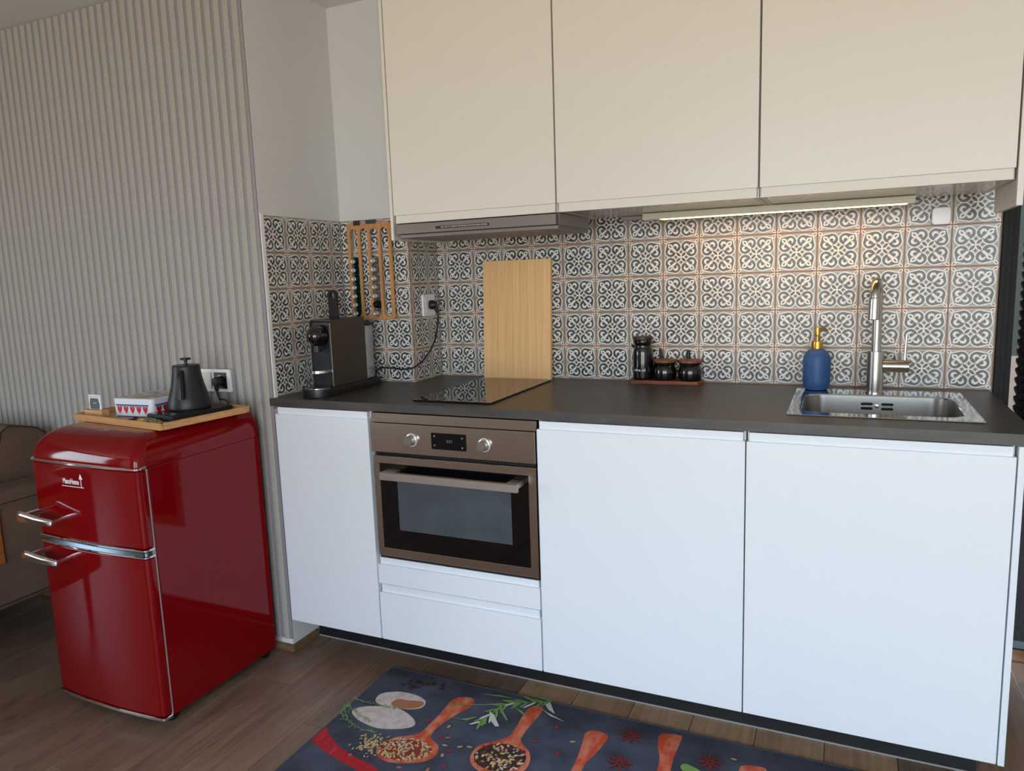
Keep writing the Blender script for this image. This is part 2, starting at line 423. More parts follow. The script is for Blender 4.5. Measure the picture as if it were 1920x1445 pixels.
def plank_material(name='oak_plank', c0=(108, 86, 72), c1=(146, 120, 102), rough=0.42):
    m, nt, p = new_mat(name); N.nt = nt
    tc = nt.nodes.new('ShaderNodeTexCoord'); oi = nt.nodes.new('ShaderNodeObjectInfo')
    add = nt.nodes.new('ShaderNodeVectorMath'); add.operation = 'ADD'
    mul = nt.nodes.new('ShaderNodeVectorMath'); mul.operation = 'SCALE'; mul.inputs[0].default_value = (17, 31, 5)
    nt.links.new(oi.outputs['Random'], mul.inputs['Scale']); nt.links.new(tc.outputs['Object'], add.inputs[0]); nt.links.new(mul.outputs[0], add.inputs[1])
    def nz(scale, det, dist_=0.0):
        mp = nt.nodes.new('ShaderNodeMapping'); mp.inputs['Scale'].default_value = scale; nt.links.new(add.outputs[0], mp.inputs[0])
        n = nt.nodes.new('ShaderNodeTexNoise'); n.inputs['Scale'].default_value = 1; n.inputs['Detail'].default_value = det
        n.inputs['Distortion'].default_value = dist_; nt.links.new(mp.outputs[0], n.inputs['Vector']); return N(n.outputs['Fac'])
    grain = nz((70, 4, 1), 5, 0.6); big = nz((7, 3, 1), 4, 0.3); knot = nz((16, 5, 1), 3, 1.0)
    f = grain*0.5+big*0.5
    cr = nt.nodes.new('ShaderNodeValToRGB'); e = cr.color_ramp.elements
    e[0].position = 0.34; e[0].color = (*rgb(*c0), 1); e[1].position = 0.66; e[1].color = (*rgb(*c1), 1)
    nt.links.new(f.s, cr.inputs[0])
    k = nt.nodes.new('ShaderNodeMix'); k.data_type = 'RGBA'; k.inputs[7].default_value = (*rgb(74, 58, 48), 1)
    kf = N.op('MULTIPLY_ADD', knot, 5.0, -3.1, clamp=True)*0.75
    nt.links.new(kf.s, k.inputs[0]); nt.links.new(cr.outputs[0], k.inputs[6])
    v = nt.nodes.new('ShaderNodeHueSaturation'); val = N(oi.outputs['Random'])*0.22+0.88
    nt.links.new(val.s, v.inputs['Value']); nt.links.new(k.outputs[2], v.inputs['Color']); nt.links.new(v.outputs[0], p.inputs['Base Color'])
    p.inputs['Roughness'].default_value = rough
    b = nt.nodes.new('ShaderNodeBump'); b.inputs['Strength'].default_value = 0.1; b.inputs['Distance'].default_value = 0.001
    nt.links.new(grain.s, b.inputs['Height']); nt.links.new(b.outputs[0], p.inputs['Normal'])
    return m
M['plank'] = plank_material()
M['plank_light'] = plank_material('lightened_plank', (158, 128, 100), (196, 166, 134), 0.36)  # plank colour lightened for the stretch in front of the white fronts

# ---------------------------------------------------------------- the room
CEIL = 2.39; WB = 0.677; PIL = 0.463; RET = -0.412; TT = 1.594; WT = 0.957
XL, XR = -4.2, 3.9
floor = struct(MB().box(XL, XR, REAR, 3.2, -0.10, -0.0046, mi=0).box(-2.1, 2.7, -1.74, 0.842, -0.0044, -0.0037, mi=1).build('floor', [M['plank'], M['black_gap']]))
# planks run towards the kitchen run; one mesh per length, shared
PW = 0.1855
def plank_mesh(L, mk):
    return MB().box(-PW/2+0.0010, PW/2-0.0010, -L/2+0.0010, L/2-0.0010, -0.0035, 0.0, r=0.0005, seg=1).mesh('plank', M[mk])
PM = {}
def put_plank(x, y0, y1):
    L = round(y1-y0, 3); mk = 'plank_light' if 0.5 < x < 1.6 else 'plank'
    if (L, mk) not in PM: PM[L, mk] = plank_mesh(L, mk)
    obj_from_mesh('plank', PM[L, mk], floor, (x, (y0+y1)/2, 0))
for k in range(-11, 9):
    x = -0.0725 + PW*(k+0.5)
    joint = {0: -0.337, 1: -0.95, 2: -0.6, -1: -0.92, -2: -0.18, -3: -0.78, -4: -0.5, -5: -0.98, -6: -0.3}.get(k, -0.45-0.37*((k*7) % 3)/2)
    put_plank(x, joint, 0.30 if k < 8 else 0.30); put_plank(x, -1.75, joint)
for k in range(9, 15):
    x = -0.0725 + PW*(k+0.5)
    put_plank(x, -1.75, -0.35); put_plank(x, -0.35, 0.84)
ceiling = struct(MB().box(XL, XR, REAR, 3.2, CEIL, CEIL+0.1).build('ceiling', M['ceiling']))
# back wall with the pillar in its left corner: grout below, plaster above
b = MB()
for (z0, z1, mi) in ((0, TT, 1), (TT, CEIL, 0)):
    b.prism([(RET-0.06, PIL), (-0.100, PIL), (-0.100, WB), (1.850, WB), (1.850, WB+0.12), (RET-0.06, WB+0.12)], z0, z1, 'z', mi=mi)
wall_back = struct(b.build('wall_back', [M['plaster'], M['grout']]))
b = MB()
b.box(RET-0.10, RET, 0.0165, PIL-0.0005, 0, WT-0.04, mi=0); b.box(RET-0.10, RET, 0.0165, PIL-0.0005, WT-0.04, TT, mi=1); b.box(RET-0.10, RET, 0.0165, PIL-0.0005, TT, CEIL, mi=0)
wall_side = struct(b.build('wall_niche', [M['plaster'], M['grout']]))
GP = 0.0007
full_tile = MB().box(-TH+GP, TH-GP, 0, 0.0018, -TH+GP, TH-GP, r=0.0008, seg=1).mesh('tile', M['tile'])
def tiles(parent, us, zs, u0, u1, z0, z1, place, rz):
    """grid lines us, zs clipped to [u0,u1] x [z0,z1]; place(u, z) gives the world point"""
    for ua, ub in zip(us, us[1:]):
        for za, zb in zip(zs, zs[1:]):
            cu, cz = (ua+ub)/2, (za+zb)/2
            a, c, d, e = max(ua, u0), min(ub, u1), max(za, z0), min(zb, z1)
            if c-a < 0.008 or e-d < 0.008: continue
            if c-a > 2*TH-0.002 and e-d > 2*TH-0.002: me = full_tile
            else:
                me = MB().box(a-cu+GP, c-cu-GP, 0, 0.0018, d-cz+GP, e-cz-GP, r=0.0008, seg=1).mesh('tile', M['tile'])
            obj_from_mesh('tile', me, parent, place(cu, cz), rz)
ZS = [TT-2*TH*k for k in range(6, -1, -1)]
US = [1.8475-2*TH*k for k in range(17, -1, -1)]
tiles(wall_back, US, ZS, -0.0978, 1.8475, WT+0.001, TT, lambda u, z: (u, WB-0.002, z), 0)
UP = [-0.0985-2*TH*k for k in range(4, -1, -1)]
tiles(wall_back, UP, ZS, RET+0.001, -0.0985, WT+0.001, TT, lambda u, z: (u, PIL-0.002, z), 0)
UQ = [0.4655+2*TH*k for k in range(0, 3)]
tiles(wall_back, UQ, ZS, 0.4655, WB-0.002, WT+0.001, TT, lambda u, z: (-0.098, u, z), PI/2)
UR = [0.394-2*TH*k for k in range(3, -2, -1)]
tiles(wall_side, UR, ZS, 0.034, PIL-0.003, WT+0.001, TT, lambda u, z: (RET+0.002, u, z), PI/2)
struct(MB().box(RET, RET+0.005, 0.0165, 0.0335, WT+0.0005, TT+0.006, r=0.001, seg=1).build('trim_1', M['white_trim']))
# slatted wall behind the fridge and the sofa
wall_left = struct(MB().box(XL, RET-0.1005, 0.0165, 0.13, 0, CEIL).box(XL, RET-0.0005, 0.0125, 0.0163, 0.045, CEIL, mi=0).box(XL, RET-0.0005, 0.0125, 0.0163, 0.0, 0.0445, mi=1).build('wall_left', [M['groove'], M['plaster']]))
sl = [(-0.0126, 0.0), (-0.0124, -0.0018), (-0.0110, -0.0030), (-0.0060, -0.0037), (0.0, -0.0039), (0.0060, -0.0037), (0.0110, -0.0030), (0.0124, -0.0018), (0.0126, 0.0)]
slat_me = MB().prism(sl, 0.045, CEIL-0.006, 'z').mesh('slat', M['slat'])
half_me = MB().prism([(p[0]*0.25-0.0111, p[1]) for p in sl], 0.045, CEIL-0.006, 'z').mesh('slat', M['slat'])
for k in range(56): obj_from_mesh('slat', slat_me, wall_left, (-0.4395-0.04*k, 0.0124, 0))
bb = MB(); bb.prism([(XL, 0.0122), (RET, 0.0122), (RET, 0.143), (RET+0.013, 0.143), (RET+0.013, 0.0), (XL, 0.0)], 0.0, 0.026, 'z', r=0.003)
struct(bb.build('baseboard_left', M['skirting']))
# the room behind the camera
y0_, y1_, z0_, z1_ = SIDE_WINDOW
b = MB(); b.box(XL-0.1, XL, REAR, y0_, 0, CEIL); b.box(XL-0.1, XL, y1_, 3.2, 0, CEIL); b.box(XL-0.1, XL, y0_, y1_, 0, z0_); b.box(XL-0.1, XL, y0_, y1_, z1_, CEIL)
struct(b.build('wall_far_left', M['dark_wall']))
b = MB()
for (p, q, r_, s_) in ((y0_, y1_, z0_, z0_+0.05), (y0_, y1_, z1_-0.05, z1_), (y0_, y0_+0.05, z0_+0.05, z1_-0.05), (y1_-0.05, y1_, z0_+0.05, z1_-0.05)):
    b.box(XL-0.08, XL-0.03, p, q, r_, s_)
struct(b.build('window_3', M['white_trim']))
struct(MB().box(XR, XR+0.1, REAR, 3.2, 0, CEIL).build('wall_right', M['room_wall']))
b = MB(); xs = [XL-0.1] + [v for w_ in WINDOWS for v in w_[:2]] + [XR+0.1]
for i in range(0, len(xs), 2): b.box(xs[i], xs[i+1], REAR-0.12, REAR, 0, CEIL)
for x0, x1, z0, z1 in WINDOWS: b.box(x0, x1, REAR-0.12, REAR, 0, z0); b.box(x0, x1, REAR-0.12, REAR, z1, CEIL)
struct(b.build('wall_front', M['room_wall']))
for i, (x0, x1, z0, z1) in enumerate(WINDOWS):
    b = MB()
    for (p, q, r_, s_) in ((x0, x1, z0, z0+0.05), (x0, x1, z1-0.05, z1), (x0, x0+0.05, z0+0.05, z1-0.05), (x1-0.05, x1, z0+0.05, z1-0.05)):
        b.box(p, q, REAR-0.10, REAR-0.05, r_, s_)
    struct(b.build('window_%d' % (i+1), M['white_trim']))
# doorway to the hall, right of the kitchen run
struct(MB().box(1.850, XR, 3.1, 3.2, 0.80, CEIL).build('wall_hall', M['hall_blue']))
struct(MB().box(1.850, XR, 3.09, 3.2, 0, 0.80).build('trim_3', M['hall_white']))
b = MB()
b.box(1.8515, 1.8625, 0.660, 0.72, 0, CEIL); b.box(1.8635, 1.8785, 0.668, 0.74, 0, CEIL, r=0.002); b.box(1.8795, 1.8965, 0.690, 0.76, 0, CEIL)
struct(b.build('door_1', M['door_black']))
struct(MB().box(1.86, 3.2, 0.845, 0.93, -0.0035, 0.004, r=0.002).build('trim_2', M['threshold']))

# ---------------------------------------------------------------- base units
DB, DT, WU = 0.130, 0.9035, 0.930          # door bottom, top of the door face, underside of the worktop
def front(name, parent, x0, x1, z0, z1, zl, m):
    """a handle-less front: face z0..z1 with a recessed finger grip up to zl"""
    o = MB().box(x0, x1, 0.0, 0.021, z0, z1, r=0.0012, seg=2).build(name, m, parent)
    g = MB(); g.prism([(0.0085, z1-0.004), (0.0065, zl), (0.0210, zl), (0.0210, z1-0.004)], x0+0.006, x1-0.006, 'x', r=0.0008)
    g.build('finger_grip', m, o)
    return o
def open_body(name, parent, x0, x1, y0, y1, z0, z1, m, t=0.016, back=True):
    b = MB(); b.box(x0, x0+t, y0, y1, z0, z1); b.box(x1-t, x1, y0, y1, z0, z1); b.box(x0+t, x1-t, y0, y1, z0, z0+t)
    if back: b.box(x0+t, x1-t, y1-0.01, y1, z0+t, z1)
    return b.build(name, m, parent)
CAT = 'cabinet'
cab = thing('base_cabinet', 'narrow white base cabinet at the left end, between fridge and oven', CAT, (0, 0, 0), group='white base cabinets under the worktop')
open_body('cabinet_body', cab, -0.397, -0.002, 0.024, 0.445, DB, WU-0.002, M['carcass'])
front('door', cab, -0.397, -0.0035, DB, DT, 0.927, M['front_white'])
cab = thing('base_cabinet', 'white base cabinet directly right of the oven, with one plain door', CAT, group='white base cabinets under the worktop')
open_body('cabinet_body', cab, 0.602, 1.198, 0.024, 0.60, DB, WU-0.002, M['carcass'])
front('door', cab, 0.6025, 1.1982, DB, DT, 0.927, M['front_white'])
cab = thing('base_cabinet', 'white base cabinet under the sink at the right end', CAT, group='white base cabinets under the worktop')
open_body('cabinet_body', cab, 1.202, 1.798, 0.024, 0.60, DB, WU-0.002, M['carcass'])
front('door', cab, 1.2015, 1.7985, DB, DT, 0.927, M['front_white'])
MB().box(1.8018, 1.8158, 0.0, 0.64, DB-0.002, WU-0.001, r=0.0008, seg=1).build('side_panel', M['front_white'], cab)
cab = thing('drawer_unit', 'white drawer unit with a shallow and a deep drawer below the oven', CAT)
b = MB(); b.box(0.002, 0.014, 0.024, 0.60, DB, 0.423); b.box(0.586, 0.598, 0.024, 0.60, DB, 0.423); b.box(0.014, 0.586, 0.024, 0.59, DB, DB+0.012); b.box(0.014, 0.586, 0.024, 0.59, 0.405, 0.412)
b.build('cabinet_body', M['carcass'], cab)
front('drawer', cab, 0.0015, 0.5985, 0.3325, 0.4025, 0.4250, M['front_white'])
front('drawer', cab, 0.0015, 0.5985, DB, 0.3010, 0.3285, M['front_white'])
pl = tag(MB().box(RET+0.015, 1.782, 0.1440, 0.156, 0.003, DB-0.003).build('plinth', M['plinth']), 'black plinth board along the floor under the white base cabinets', 'plinth')
MB().box(RET+0.015, 1.782, 0.1415, 0.1438, 0.001, 0.006).build('plinth_seal', M['rubber'], pl)

# ---------------------------------------------------------------- worktop with the sink cut out
xs = [-0.424, -0.4075, -0.0975, 1.320, 1.725, 1.842]; ys = [0.0071, 0.0120, 0.170, 0.460, 0.500, 0.674]
def solid(i, j):
    x = (xs[i]+xs[i+1])/2; y = (ys[j]+ys[j+1])/2
    if x < -0.4075: return y < 0.012
    if x < -0.0975 and y > 0.460: return False
    if 1.320 < x < 1.725 and 0.170 < y < 0.500: return False
    return True
b = MB(); bm = b.bm; V = {}
def vv(i, j, z):
    k = (i, j, z)
    if k not in V: V[k] = bm.verts.new((xs[i], ys[j], z))
    return V[k]
zt, zb = WT, WU
for i in range(5):
    for j in range(5):
        if not solid(i, j): continue
        bm.faces.new((vv(i, j, zt), vv(i+1, j, zt), vv(i+1, j+1, zt), vv(i, j+1, zt)))
        bm.faces.new((vv(i, j, zb), vv(i, j+1, zb), vv(i+1, j+1, zb), vv(i+1, j, zb)))
        for (di, dj, p, q) in ((0, -1, (i, j), (i+1, j)), (1, 0, (i+1, j), (i+1, j+1)), (0, 1, (i+1, j+1), (i, j+1)), (-1, 0, (i, j+1), (i, j))):
            a, c = i+di, j+dj
            if 0 <= a < 5 and 0 <= c < 5 and solid(a, c): continue
            bm.faces.new((vv(*p, zb), vv(*q, zb), vv(*q, zt), vv(*p, zt)))
b.bevel_sharp(0.0012, 2)
tag(b.build('worktop', M['worktop']), 'dark grey laminate worktop running over all the base cabinets', 'worktop')

# ---------------------------------------------------------------- oven
ov = thing('oven', 'built-in stainless steel oven with black glass door under the worktop', 'oven', (0.3, 0, 0.43))
def ox(*a): return a
MB().box(-0.283, 0.283, 0.026, 0.56, 0.0, 0.49).build('oven_body', M['black_gap'], ov)
MB().box(-0.2915, 0.2975, 0.004, 0.026, 0.4655, 0.4965, r=0.001, seg=1).build('top_trim', M['steel_tinted'], ov)
cp = MB().box(-0.2935, 0.2965, 0.0, 0.024, 0.366, 0.4640, r=0.0012, seg=2).build('control_panel', M['steel_tinted'], ov)
MB().box(-0.062, 0.064, -0.0012, 0.001, 0.389, 0.4425, r=0.0004, seg=1).build('display', M['display'], cp)
text('display_digits', '0:51', 0.013, M['display_grey'], cp, (0.005, -0.0016, 0.417))
for (dx, dz) in ((-0.050, 0.432), (0.050, 0.430), (-0.050, 0.402), (0.050, 0.399)):
    MB().lathe([(0.0, -0.0016), (0.003, -0.0016), (0.003, -0.001)], dx, dz, 10, 'y').build('display_mark', M['display_grey'], cp)
for kx in (-0.1365, 0.1265):
    k = MB().lathe([(0.0195, 0.0), (0.0195, -0.003), (0.0165, -0.004), (0.0160, -0.021), (0.0148, -0.0235), (0.0, -0.0235)], kx, 0.414, 36, 'y').build('knob', M['steel'], ov)
    MB().lathe([(0.0215, -0.0002), (0.0215, -0.0016), (0.0198, -0.0016)], kx, 0.414, 36, 'y').build('knob_ring', M['print_white'], k)
MB().box(-0.284, 0.292, 0.010, 0.026, 0.3545, 0.3655).build('vent_gap', M['black_gap'], ov)
b = MB()
for i in range(46): b.box(-0.27+i*0.012, -0.27+i*0.012+0.004, 0.006, 0.012, 0.357, 0.3635)
sv = b.build('vent_slots', M['black'], ov); sv['kind'] = 'stuff'
dr = MB()
x0, x1, z0, z1 = -0.2885, 0.2970, 0.006, 0.3535
dr.box(x0, x1, 0.0, 0.026, z1-0.0255, z1, r=0.0008, seg=1); dr.box(x0, x1, 0.0, 0.026, z0, z0+0.0285, r=0.0008, seg=1)
dr.box(x0, x0+0.0215, 0.0, 0.026, z0+0.0285, z1-0.0255); dr.box(x1-0.0255, x1, 0.0, 0.026, z0+0.0285, z1-0.0255)
dr = dr.build('oven_door', M['steel_tinted'], ov)
MB().box(x0+0.0215, x1-0.0255, 0.0012, 0.02, z0+0.0285, z1-0.0255).build('door_glass', M['black_glass'], dr)
MB().box(-0.2005, 0.2110, 0.0004, 0.0016, 0.1025, 0.2720).build('door_window', M['oven_window'], dr)
hd = MB()
hd.box(-0.2310, 0.2570, -0.0560, -0.0420, 0.2880, 0.3125, r=0.001, seg=1)
hd.box(-0.2310, -0.1850, -0.0420, 0.0, 0.2980, 0.3125, r=0.001, seg=1); hd.box(0.2150, 0.2570, -0.0420, 0.0, 0.2980, 0.3125, r=0.001, seg=1)
hd.build('door_handle', M['steel_handle'], dr)
MB().box(-0.2885, 0.2985, 0.008, 0.026, -0.004, 0.0058).build('lower_gap', M['black_gap'], ov)

# ---------------------------------------------------------------- hob and cutting board
hob = thing('hob', 'narrow black glass hob set into the worktop above the oven', 'hob', (0.273, 0.336, WT))
MB().prism(rrect(0, 0, 0.290, 0.528, 0.004, 3), 0.0004, 0.0062, 'z', r=0.0012).build('hob_glass', M['hob_glass'], hob)
ring_m = mat('ring_print', rgb(58, 58, 60), 0.3)
for cy, r in ((-0.13, 0.075), (0.13, 0.092)):
    b = MB(); n = 48
    o = [(r*math.cos(2*PI*i/n), cy+r*math.sin(2*PI*i/n), 0.00628) for i in range(n)]
    q = [((r-0.0012)*math.cos(2*PI*i/n), cy+(r-0.0012)*math.sin(2*PI*i/n), 0.00628) for i in range(n)]
    for i in range(n): b.poly([o[i], o[(i+1) % n], q[(i+1) % n], q[i]])
    b.build('cooking_zone', ring_m, hob)
lean = math.atan2(0.030, 0.46)
cb = thing('cutting_board', 'tall bamboo cutting board leaning on the patterned tiles behind the hob', 'cutting board', (0.2625, 0.626, WT+0.0002))
sw = 0.286/9
M['bamboo_b'] = mat('bamboo_strip', rgb(247, 201, 142), 0.45, noise=((220, 7, 3), rgb(233, 180, 121), 5, 0.35, 0.68))
for i in range(9):
    m = [M['bamboo'], M['bamboo_b']][i % 2]
    s_ = MB().box(-0.143+i*sw+0.0001, -0.143+(i+1)*sw-0.0001, 0.0, 0.018, 0.0, 0.462, r=0.0006, seg=1).build('bamboo_stave', m, cb)
cb.rotation_euler = (-lean, 0, 0)

# ---------------------------------------------------------------- wall units
UY, UB, UL, UT = 0.2165, 1.5755, 1.5485, 2.348
def wall_unit(label, x0, x1, left=False, right=False, bottom=True):
    t = thing('wall_cabinet', label, CAT, group='white wall cabinets above the backsplash')
    b = MB(); y0, y1 = UY+0.024, 0.607
    b.box(x0+0.001, x0+0.015, y0, y1, UL+0.001, UT); b.box(x1-0.015, x1-0.001, y0, y1, UL+0.001, UT); b.box(x0+0.015, x1-0.015, y0, y1, UT-0.016, UT); b.box(x0+0.015, x1-0.015, y1-0.01, y1, UL+0.02, UT-0.016)
    b.build('cabinet_body', M['carcass'], t)
    MB().box(x0+0.015, x1-0.015, y0-0.002, y1, UL+0.0015, UL+0.0175).build('bottom_panel', M['underside'], t)
    d = MB().box(x0+0.0025, x1-0.0025, UY, UY+0.021, UB, UT, r=0.0012, seg=2).build('door', M['upper_white'], t)
    g = MB(); g.prism([(UY+0.0085, UB+0.004), (UY+0.0065, UL), (UY+0.021, UL), (UY+0.021, UB+0.004)], x0+0.006, x1-0.006, 'x', r=0.0008); g.build('finger_grip', M['upper_white'], d)
    if left: MB().box(-0.0125, -0.0012, UY, 0.608, 1.4925, UT, r=0.0008, seg=1).build('side_panel', M['upper_white'], t)
    if right: MB().box(1.8018, 1.8158, UY, 0.520, 1.485, UT, r=0.0008, seg=1).build('side_panel', M['upper_white'], t)
    return t
wall_unit('white wall cabinet over the extractor hood, leftmost of the three', 0.0, 0.6, left=True)
wall_unit('white wall cabinet in the middle, between two others, above the spice jars', 0.6, 1.2)
wall_unit('white wall cabinet at the right end, above the sink and tap', 1.2, 1.8, right=True)
# filler between the wall units and the ceiling
tag(MB().box(-0.0125, 1.8158, UY+0.02, 0.607, UT+0.001, CEIL-0.001).build('cornice_board', M['upper_white']), 'white filler board between the wall cabinets and the ceiling', 'filler board')
hood = thing('extractor_hood', 'flat grey pull-out extractor hood under the left wall cabinet', 'hood', (0.307, 0.2165, 1.497))
MB().box(-0.291, 0.2945, 0.022, 0.319, 0.011, 0.0495).build('hood_housing', M['hood_body'], hood)
MB().box(-0.285, 0.2975, 0.004, 0.300, 0.0, 0.0135, r=0.0015, seg=1).build('pull_out_tray', M['hood_grey'], hood)
hp = MB().box(-0.2935, 0.2935, -0.006, 0.0215, 0.0135, 0.0475, r=0.0015, seg=1).build('front_bar', M['hood_grey'], hood)
MB().box(-0.137, 0.062, -0.0068, -0.0059, 0.0245, 0.0335).build('label_strip', M['black'], hp)
text('label_lettering', 'PULL OUT TO OPERATE THE EXTRACTOR HOOD AND LIGHTING', 0.0062, M['print_white'], hp, (-0.030, -0.0072, 0.0290), sx=0.94)
b = MB()
for i in range(40): b.box(-0.27+i*0.0137, -0.27+i*0.0137+0.009, 0.03, 0.285, -0.0015, -0.0002)
fg = b.build('filter_grille', M['hood_body'], hood); fg['kind'] = 'stuff'
lamp = thing('under_cabinet_lamp', 'slim switched-on lamp bar under the wall cabinets right of the hood', 'lamp', (1.2025, 0.53, UL))
MB().box(-0.4015, 0.4015, -0.030, 0.030, -0.021, 0.0005, r=0.002, seg=1).build('lamp_housing', M['lamp_body'], lamp)
MB().box(-0.345, 0.385, -0.0265, 0.022, -0.0214, -0.0190).build('lamp_diffuser', M['lamp_glow'], lamp)
for sx in (-1, 1): MB().box(sx*0.3925-0.0100, sx*0.3925+0.0100, -0.0305, 0.0305, -0.0220, 0.0003, r=0.001, seg=1).build('end_cap', M['lamp_body'], lamp)
rl = tag(MB().box(0.70, 0.800, 0.590, 0.607, UL-0.012, UL+0.001, r=0.001, seg=1).build('cable_rail', M['hood_body']), 'short grey cable rail at the back between hood and lamp bar', 'rail')
sn = thing('motion_sensor', 'small white square sensor stuck on the tiles under the right wall cabinet', 'sensor', (1.688, WB-0.002, 1.494))
MB().prism(rrect(0, 0, 0.052, 0.053, 0.010, 5), -0.020, 0.0, 'y', r=0.003).build('sensor_case', M['switch_white'], sn)
MB().prism(rrect(0, 0, 0.046, 0.047, 0.009, 5), -0.0205, -0.0195, 'y').build('sensor_face', M['socket_white'], sn)

# ---------------------------------------------------------------- sink, tap, soap
sk = thing('sink', 'stainless steel single-bowl sink let into the right end of the worktop', 'sink', (1.5225, 0.358, WT))
def ring(w, h, r, z, cx=0, cy=0): return [(x, y, z) for x, y in rrect(cx, cy, w, h, r, 8)]
b = MB(); bw, bh, bx, by = 0.398, 0.322, 0.0, -0.024
b.loft([ring(0.462, 0.472, 0.004, 0.0002), ring(0.466, 0.476, 0.006, 0.0012), ring(0.463, 0.473, 0.006, 0.0030), ring(bw+0.010, bh+0.010, 0.062, 0.0026, bx, by), ring(bw+0.003, bh+0.003, 0.060, 0.0014, bx, by), ring(bw, bh, 0.058, -0.002, bx, by)], cap0=False, cap1=False)
b.build('sink_rim', mat('polished_rim', rgb(205, 203, 200), 0.10, 1.0), sk)
b = MB()
b.loft([ring(bw, bh, 0.058, -0.002, bx, by), ring(bw-0.004, bh-0.004, 0.058, -0.05, bx, by), ring(bw-0.012, bh-0.012, 0.06, -0.135, bx, by), ring(bw-0.03, bh-0.03, 0.06, -0.158, bx, by), ring(bw-0.07, bh-0.07, 0.06, -0.166, bx, by), ring(0.09, 0.09, 0.044, -0.170, bx, by)], cap0=False, cap1=True)
b.build('bowl', M['steel'], sk)
MB().lathe([(0.0, -0.1660), (0.02, -0.1660), (0.040, -0.1675), (0.043, -0.1690)], bx, by, 28).build('drain', M['chrome'], sk)
yb = by+bh/2-0.0035
for dx in (-0.028, 0.028):
    for dz in (-0.025, -0.039): MB().prism(rrect(dx+0.003, dz, 0.033, 0.0075, 0.0036, 4), yb-0.0022, yb+0.0015, 'y').build('overflow_slot', M['black_gap'], sk)
MB().lathe([(0.0062, yb+0.001), (0.0062, yb-0.003), (0.0045, yb-0.004), (0.0, yb-0.004)], 0.003, -0.032, 16, 'y').build('overflow_screw', M['chrome'], sk)

fx, fy = 1.519, 0.548
tp = thing('kitchen_tap', 'brushed steel kitchen tap with a curved spout behind the sink bowl', 'tap', (fx, fy, WT+0.003))
MB().lathe([(0.0262, 0.0), (0.0262, 0.003), (0.0240, 0.004), (0.0240, 0.1275), (0.0230, 0.129), (0.0, 0.129)], 0, 0, 40).build('tap_body', M['steel'], tp)
dxs, dys, ar = -0.125, -0.992, 0.046
px = [(0, 0, 0.125), (0, 0, 0.21)] + [(dxs*ar*(1-math.cos(PI*i/16)), dys*ar*(1-math.cos(PI*i/16)), 0.297+ar*math.sin(PI*i/16)) for i in range(17)]
ex, ey = dxs*ar*2, dys*ar*2
MB().tube(px, 0.0136, 22).build('spout', M['steel'], tp)
MB().tube([(ex, ey, 0.298), (ex, ey, 0.296), (ex-0.0005, ey-0.001, 0.290), (ex-0.001, ey-0.003, 0.240), (ex-0.0012, ey-0.0034, 0.2335), (ex-0.0012, ey-0.0034, 0.232)], [0.0137, 0.0158, 0.0165, 0.0172, 0.0172, 0.0155], 24).build('spray_head', M['steel'], tp)
lv = MB().lathe([(0.0190, 0.020), (0.0190, 0.062), (0.0184, 0.0628), (0.0184, 0.0640), (0.0192, 0.0648), (0.0192, 0.0905), (0.0175, 0.0925), (0.0, 0.0925)], 0, 0.083, 32, 'x').build('mixer_cartridge', M['steel'], tp)
MB().tube([(0.080, 0, 0.098), (0.081, 0.002, 0.14), (0.083, 0.004, 0.182)], [0.0046, 0.0042, 0.0040], 14).build('lever', M['steel'], tp)

sp = thing('soap_dispenser', 'blue matt soap bottle with a gold pump beside the tap', 'soap dispenser', (1.350, 0.574, WT+0.0032))
MB().lathe([(0.0, 0.0), (0.030, 0.0), (0.034, 0.002), (0.0345, 0.006), (0.0400, 0.016), (0.0418, 0.030), (0.0420, 0.095), (0.0405, 0.108), (0.034, 0.120), (0.022, 0.130), (0.0155, 0.133), (0.0150, 0.136), (0.0, 0.136)], 0, 0, 40).build('bottle', M['soap_blue'], sp)
MB().lathe([(0.0172, 0.132), (0.0172, 0.1325), (0.0175, 0.134), (0.0175, 0.155), (0.0165, 0.157), (0.0, 0.157)], 0, 0, 28).build('collar', M['brass'], sp)
pm = MB().lathe([(0.0045, 0.156), (0.0045, 0.172), (0.0078, 0.174), (0.0085, 0.176), (0.0085, 0.195), (0.0075, 0.2005), (0.0, 0.2005)], 0, 0, 20).build('pump', M['brass'], sp)
MB().tube(smooth_path([(0.0, 0.004, 0.193), (0.010, 0.020, 0.1945), (0.020, 0.036, 0.193), (0.027, 0.044, 0.187)], 5), 0.0042, 10).build('pump_spout', M['brass'], pm)

# ---------------------------------------------------------------- spice set
ty = 0.628
tag(MB().prism(rrect(0.848, ty, 0.258, 0.086, 0.016, 6), WT+0.0002, WT+0.0142, 'z', r=0.002).build('spice_tray', M['acacia']), 'reddish wooden tray under the three black jars', 'tray')
jz = WT+0.0144
ob = thing('oil_bottle', 'tall black oil bottle with white lettering, left on the wooden tray', 'bottle', (0.766, ty, jz))
MB().lathe([(0.0, 0.0), (0.033, 0.0), (0.0358, 0.003), (0.0368, 0.010), (0.0370, 0.088), (0.0352, 0.104), (0.0312, 0.116), (0.0300, 0.122), (0.0312, 0.128), (0.0338, 0.131), (0.0345, 0.1335), (0.0345, 0.141), (0.033, 0.143), (0.0, 0.143)], 0, 0, 40).build('bottle_body', M['jar_black'], ob)
MB().lathe([(0.0, 0.1432), (0.0325, 0.1432), (0.0345, 0.1450), (0.0345, 0.1530), (0.0335, 0.1545), (0.0, 0.1545)], 0, 0, 36).build('wooden_lid', mat('dark_lid_wood', rgb(70, 38, 28), 0.45, noise=((16, 110, 60), rgb(46, 26, 22), 4, 0.35, 0.7)), ob)
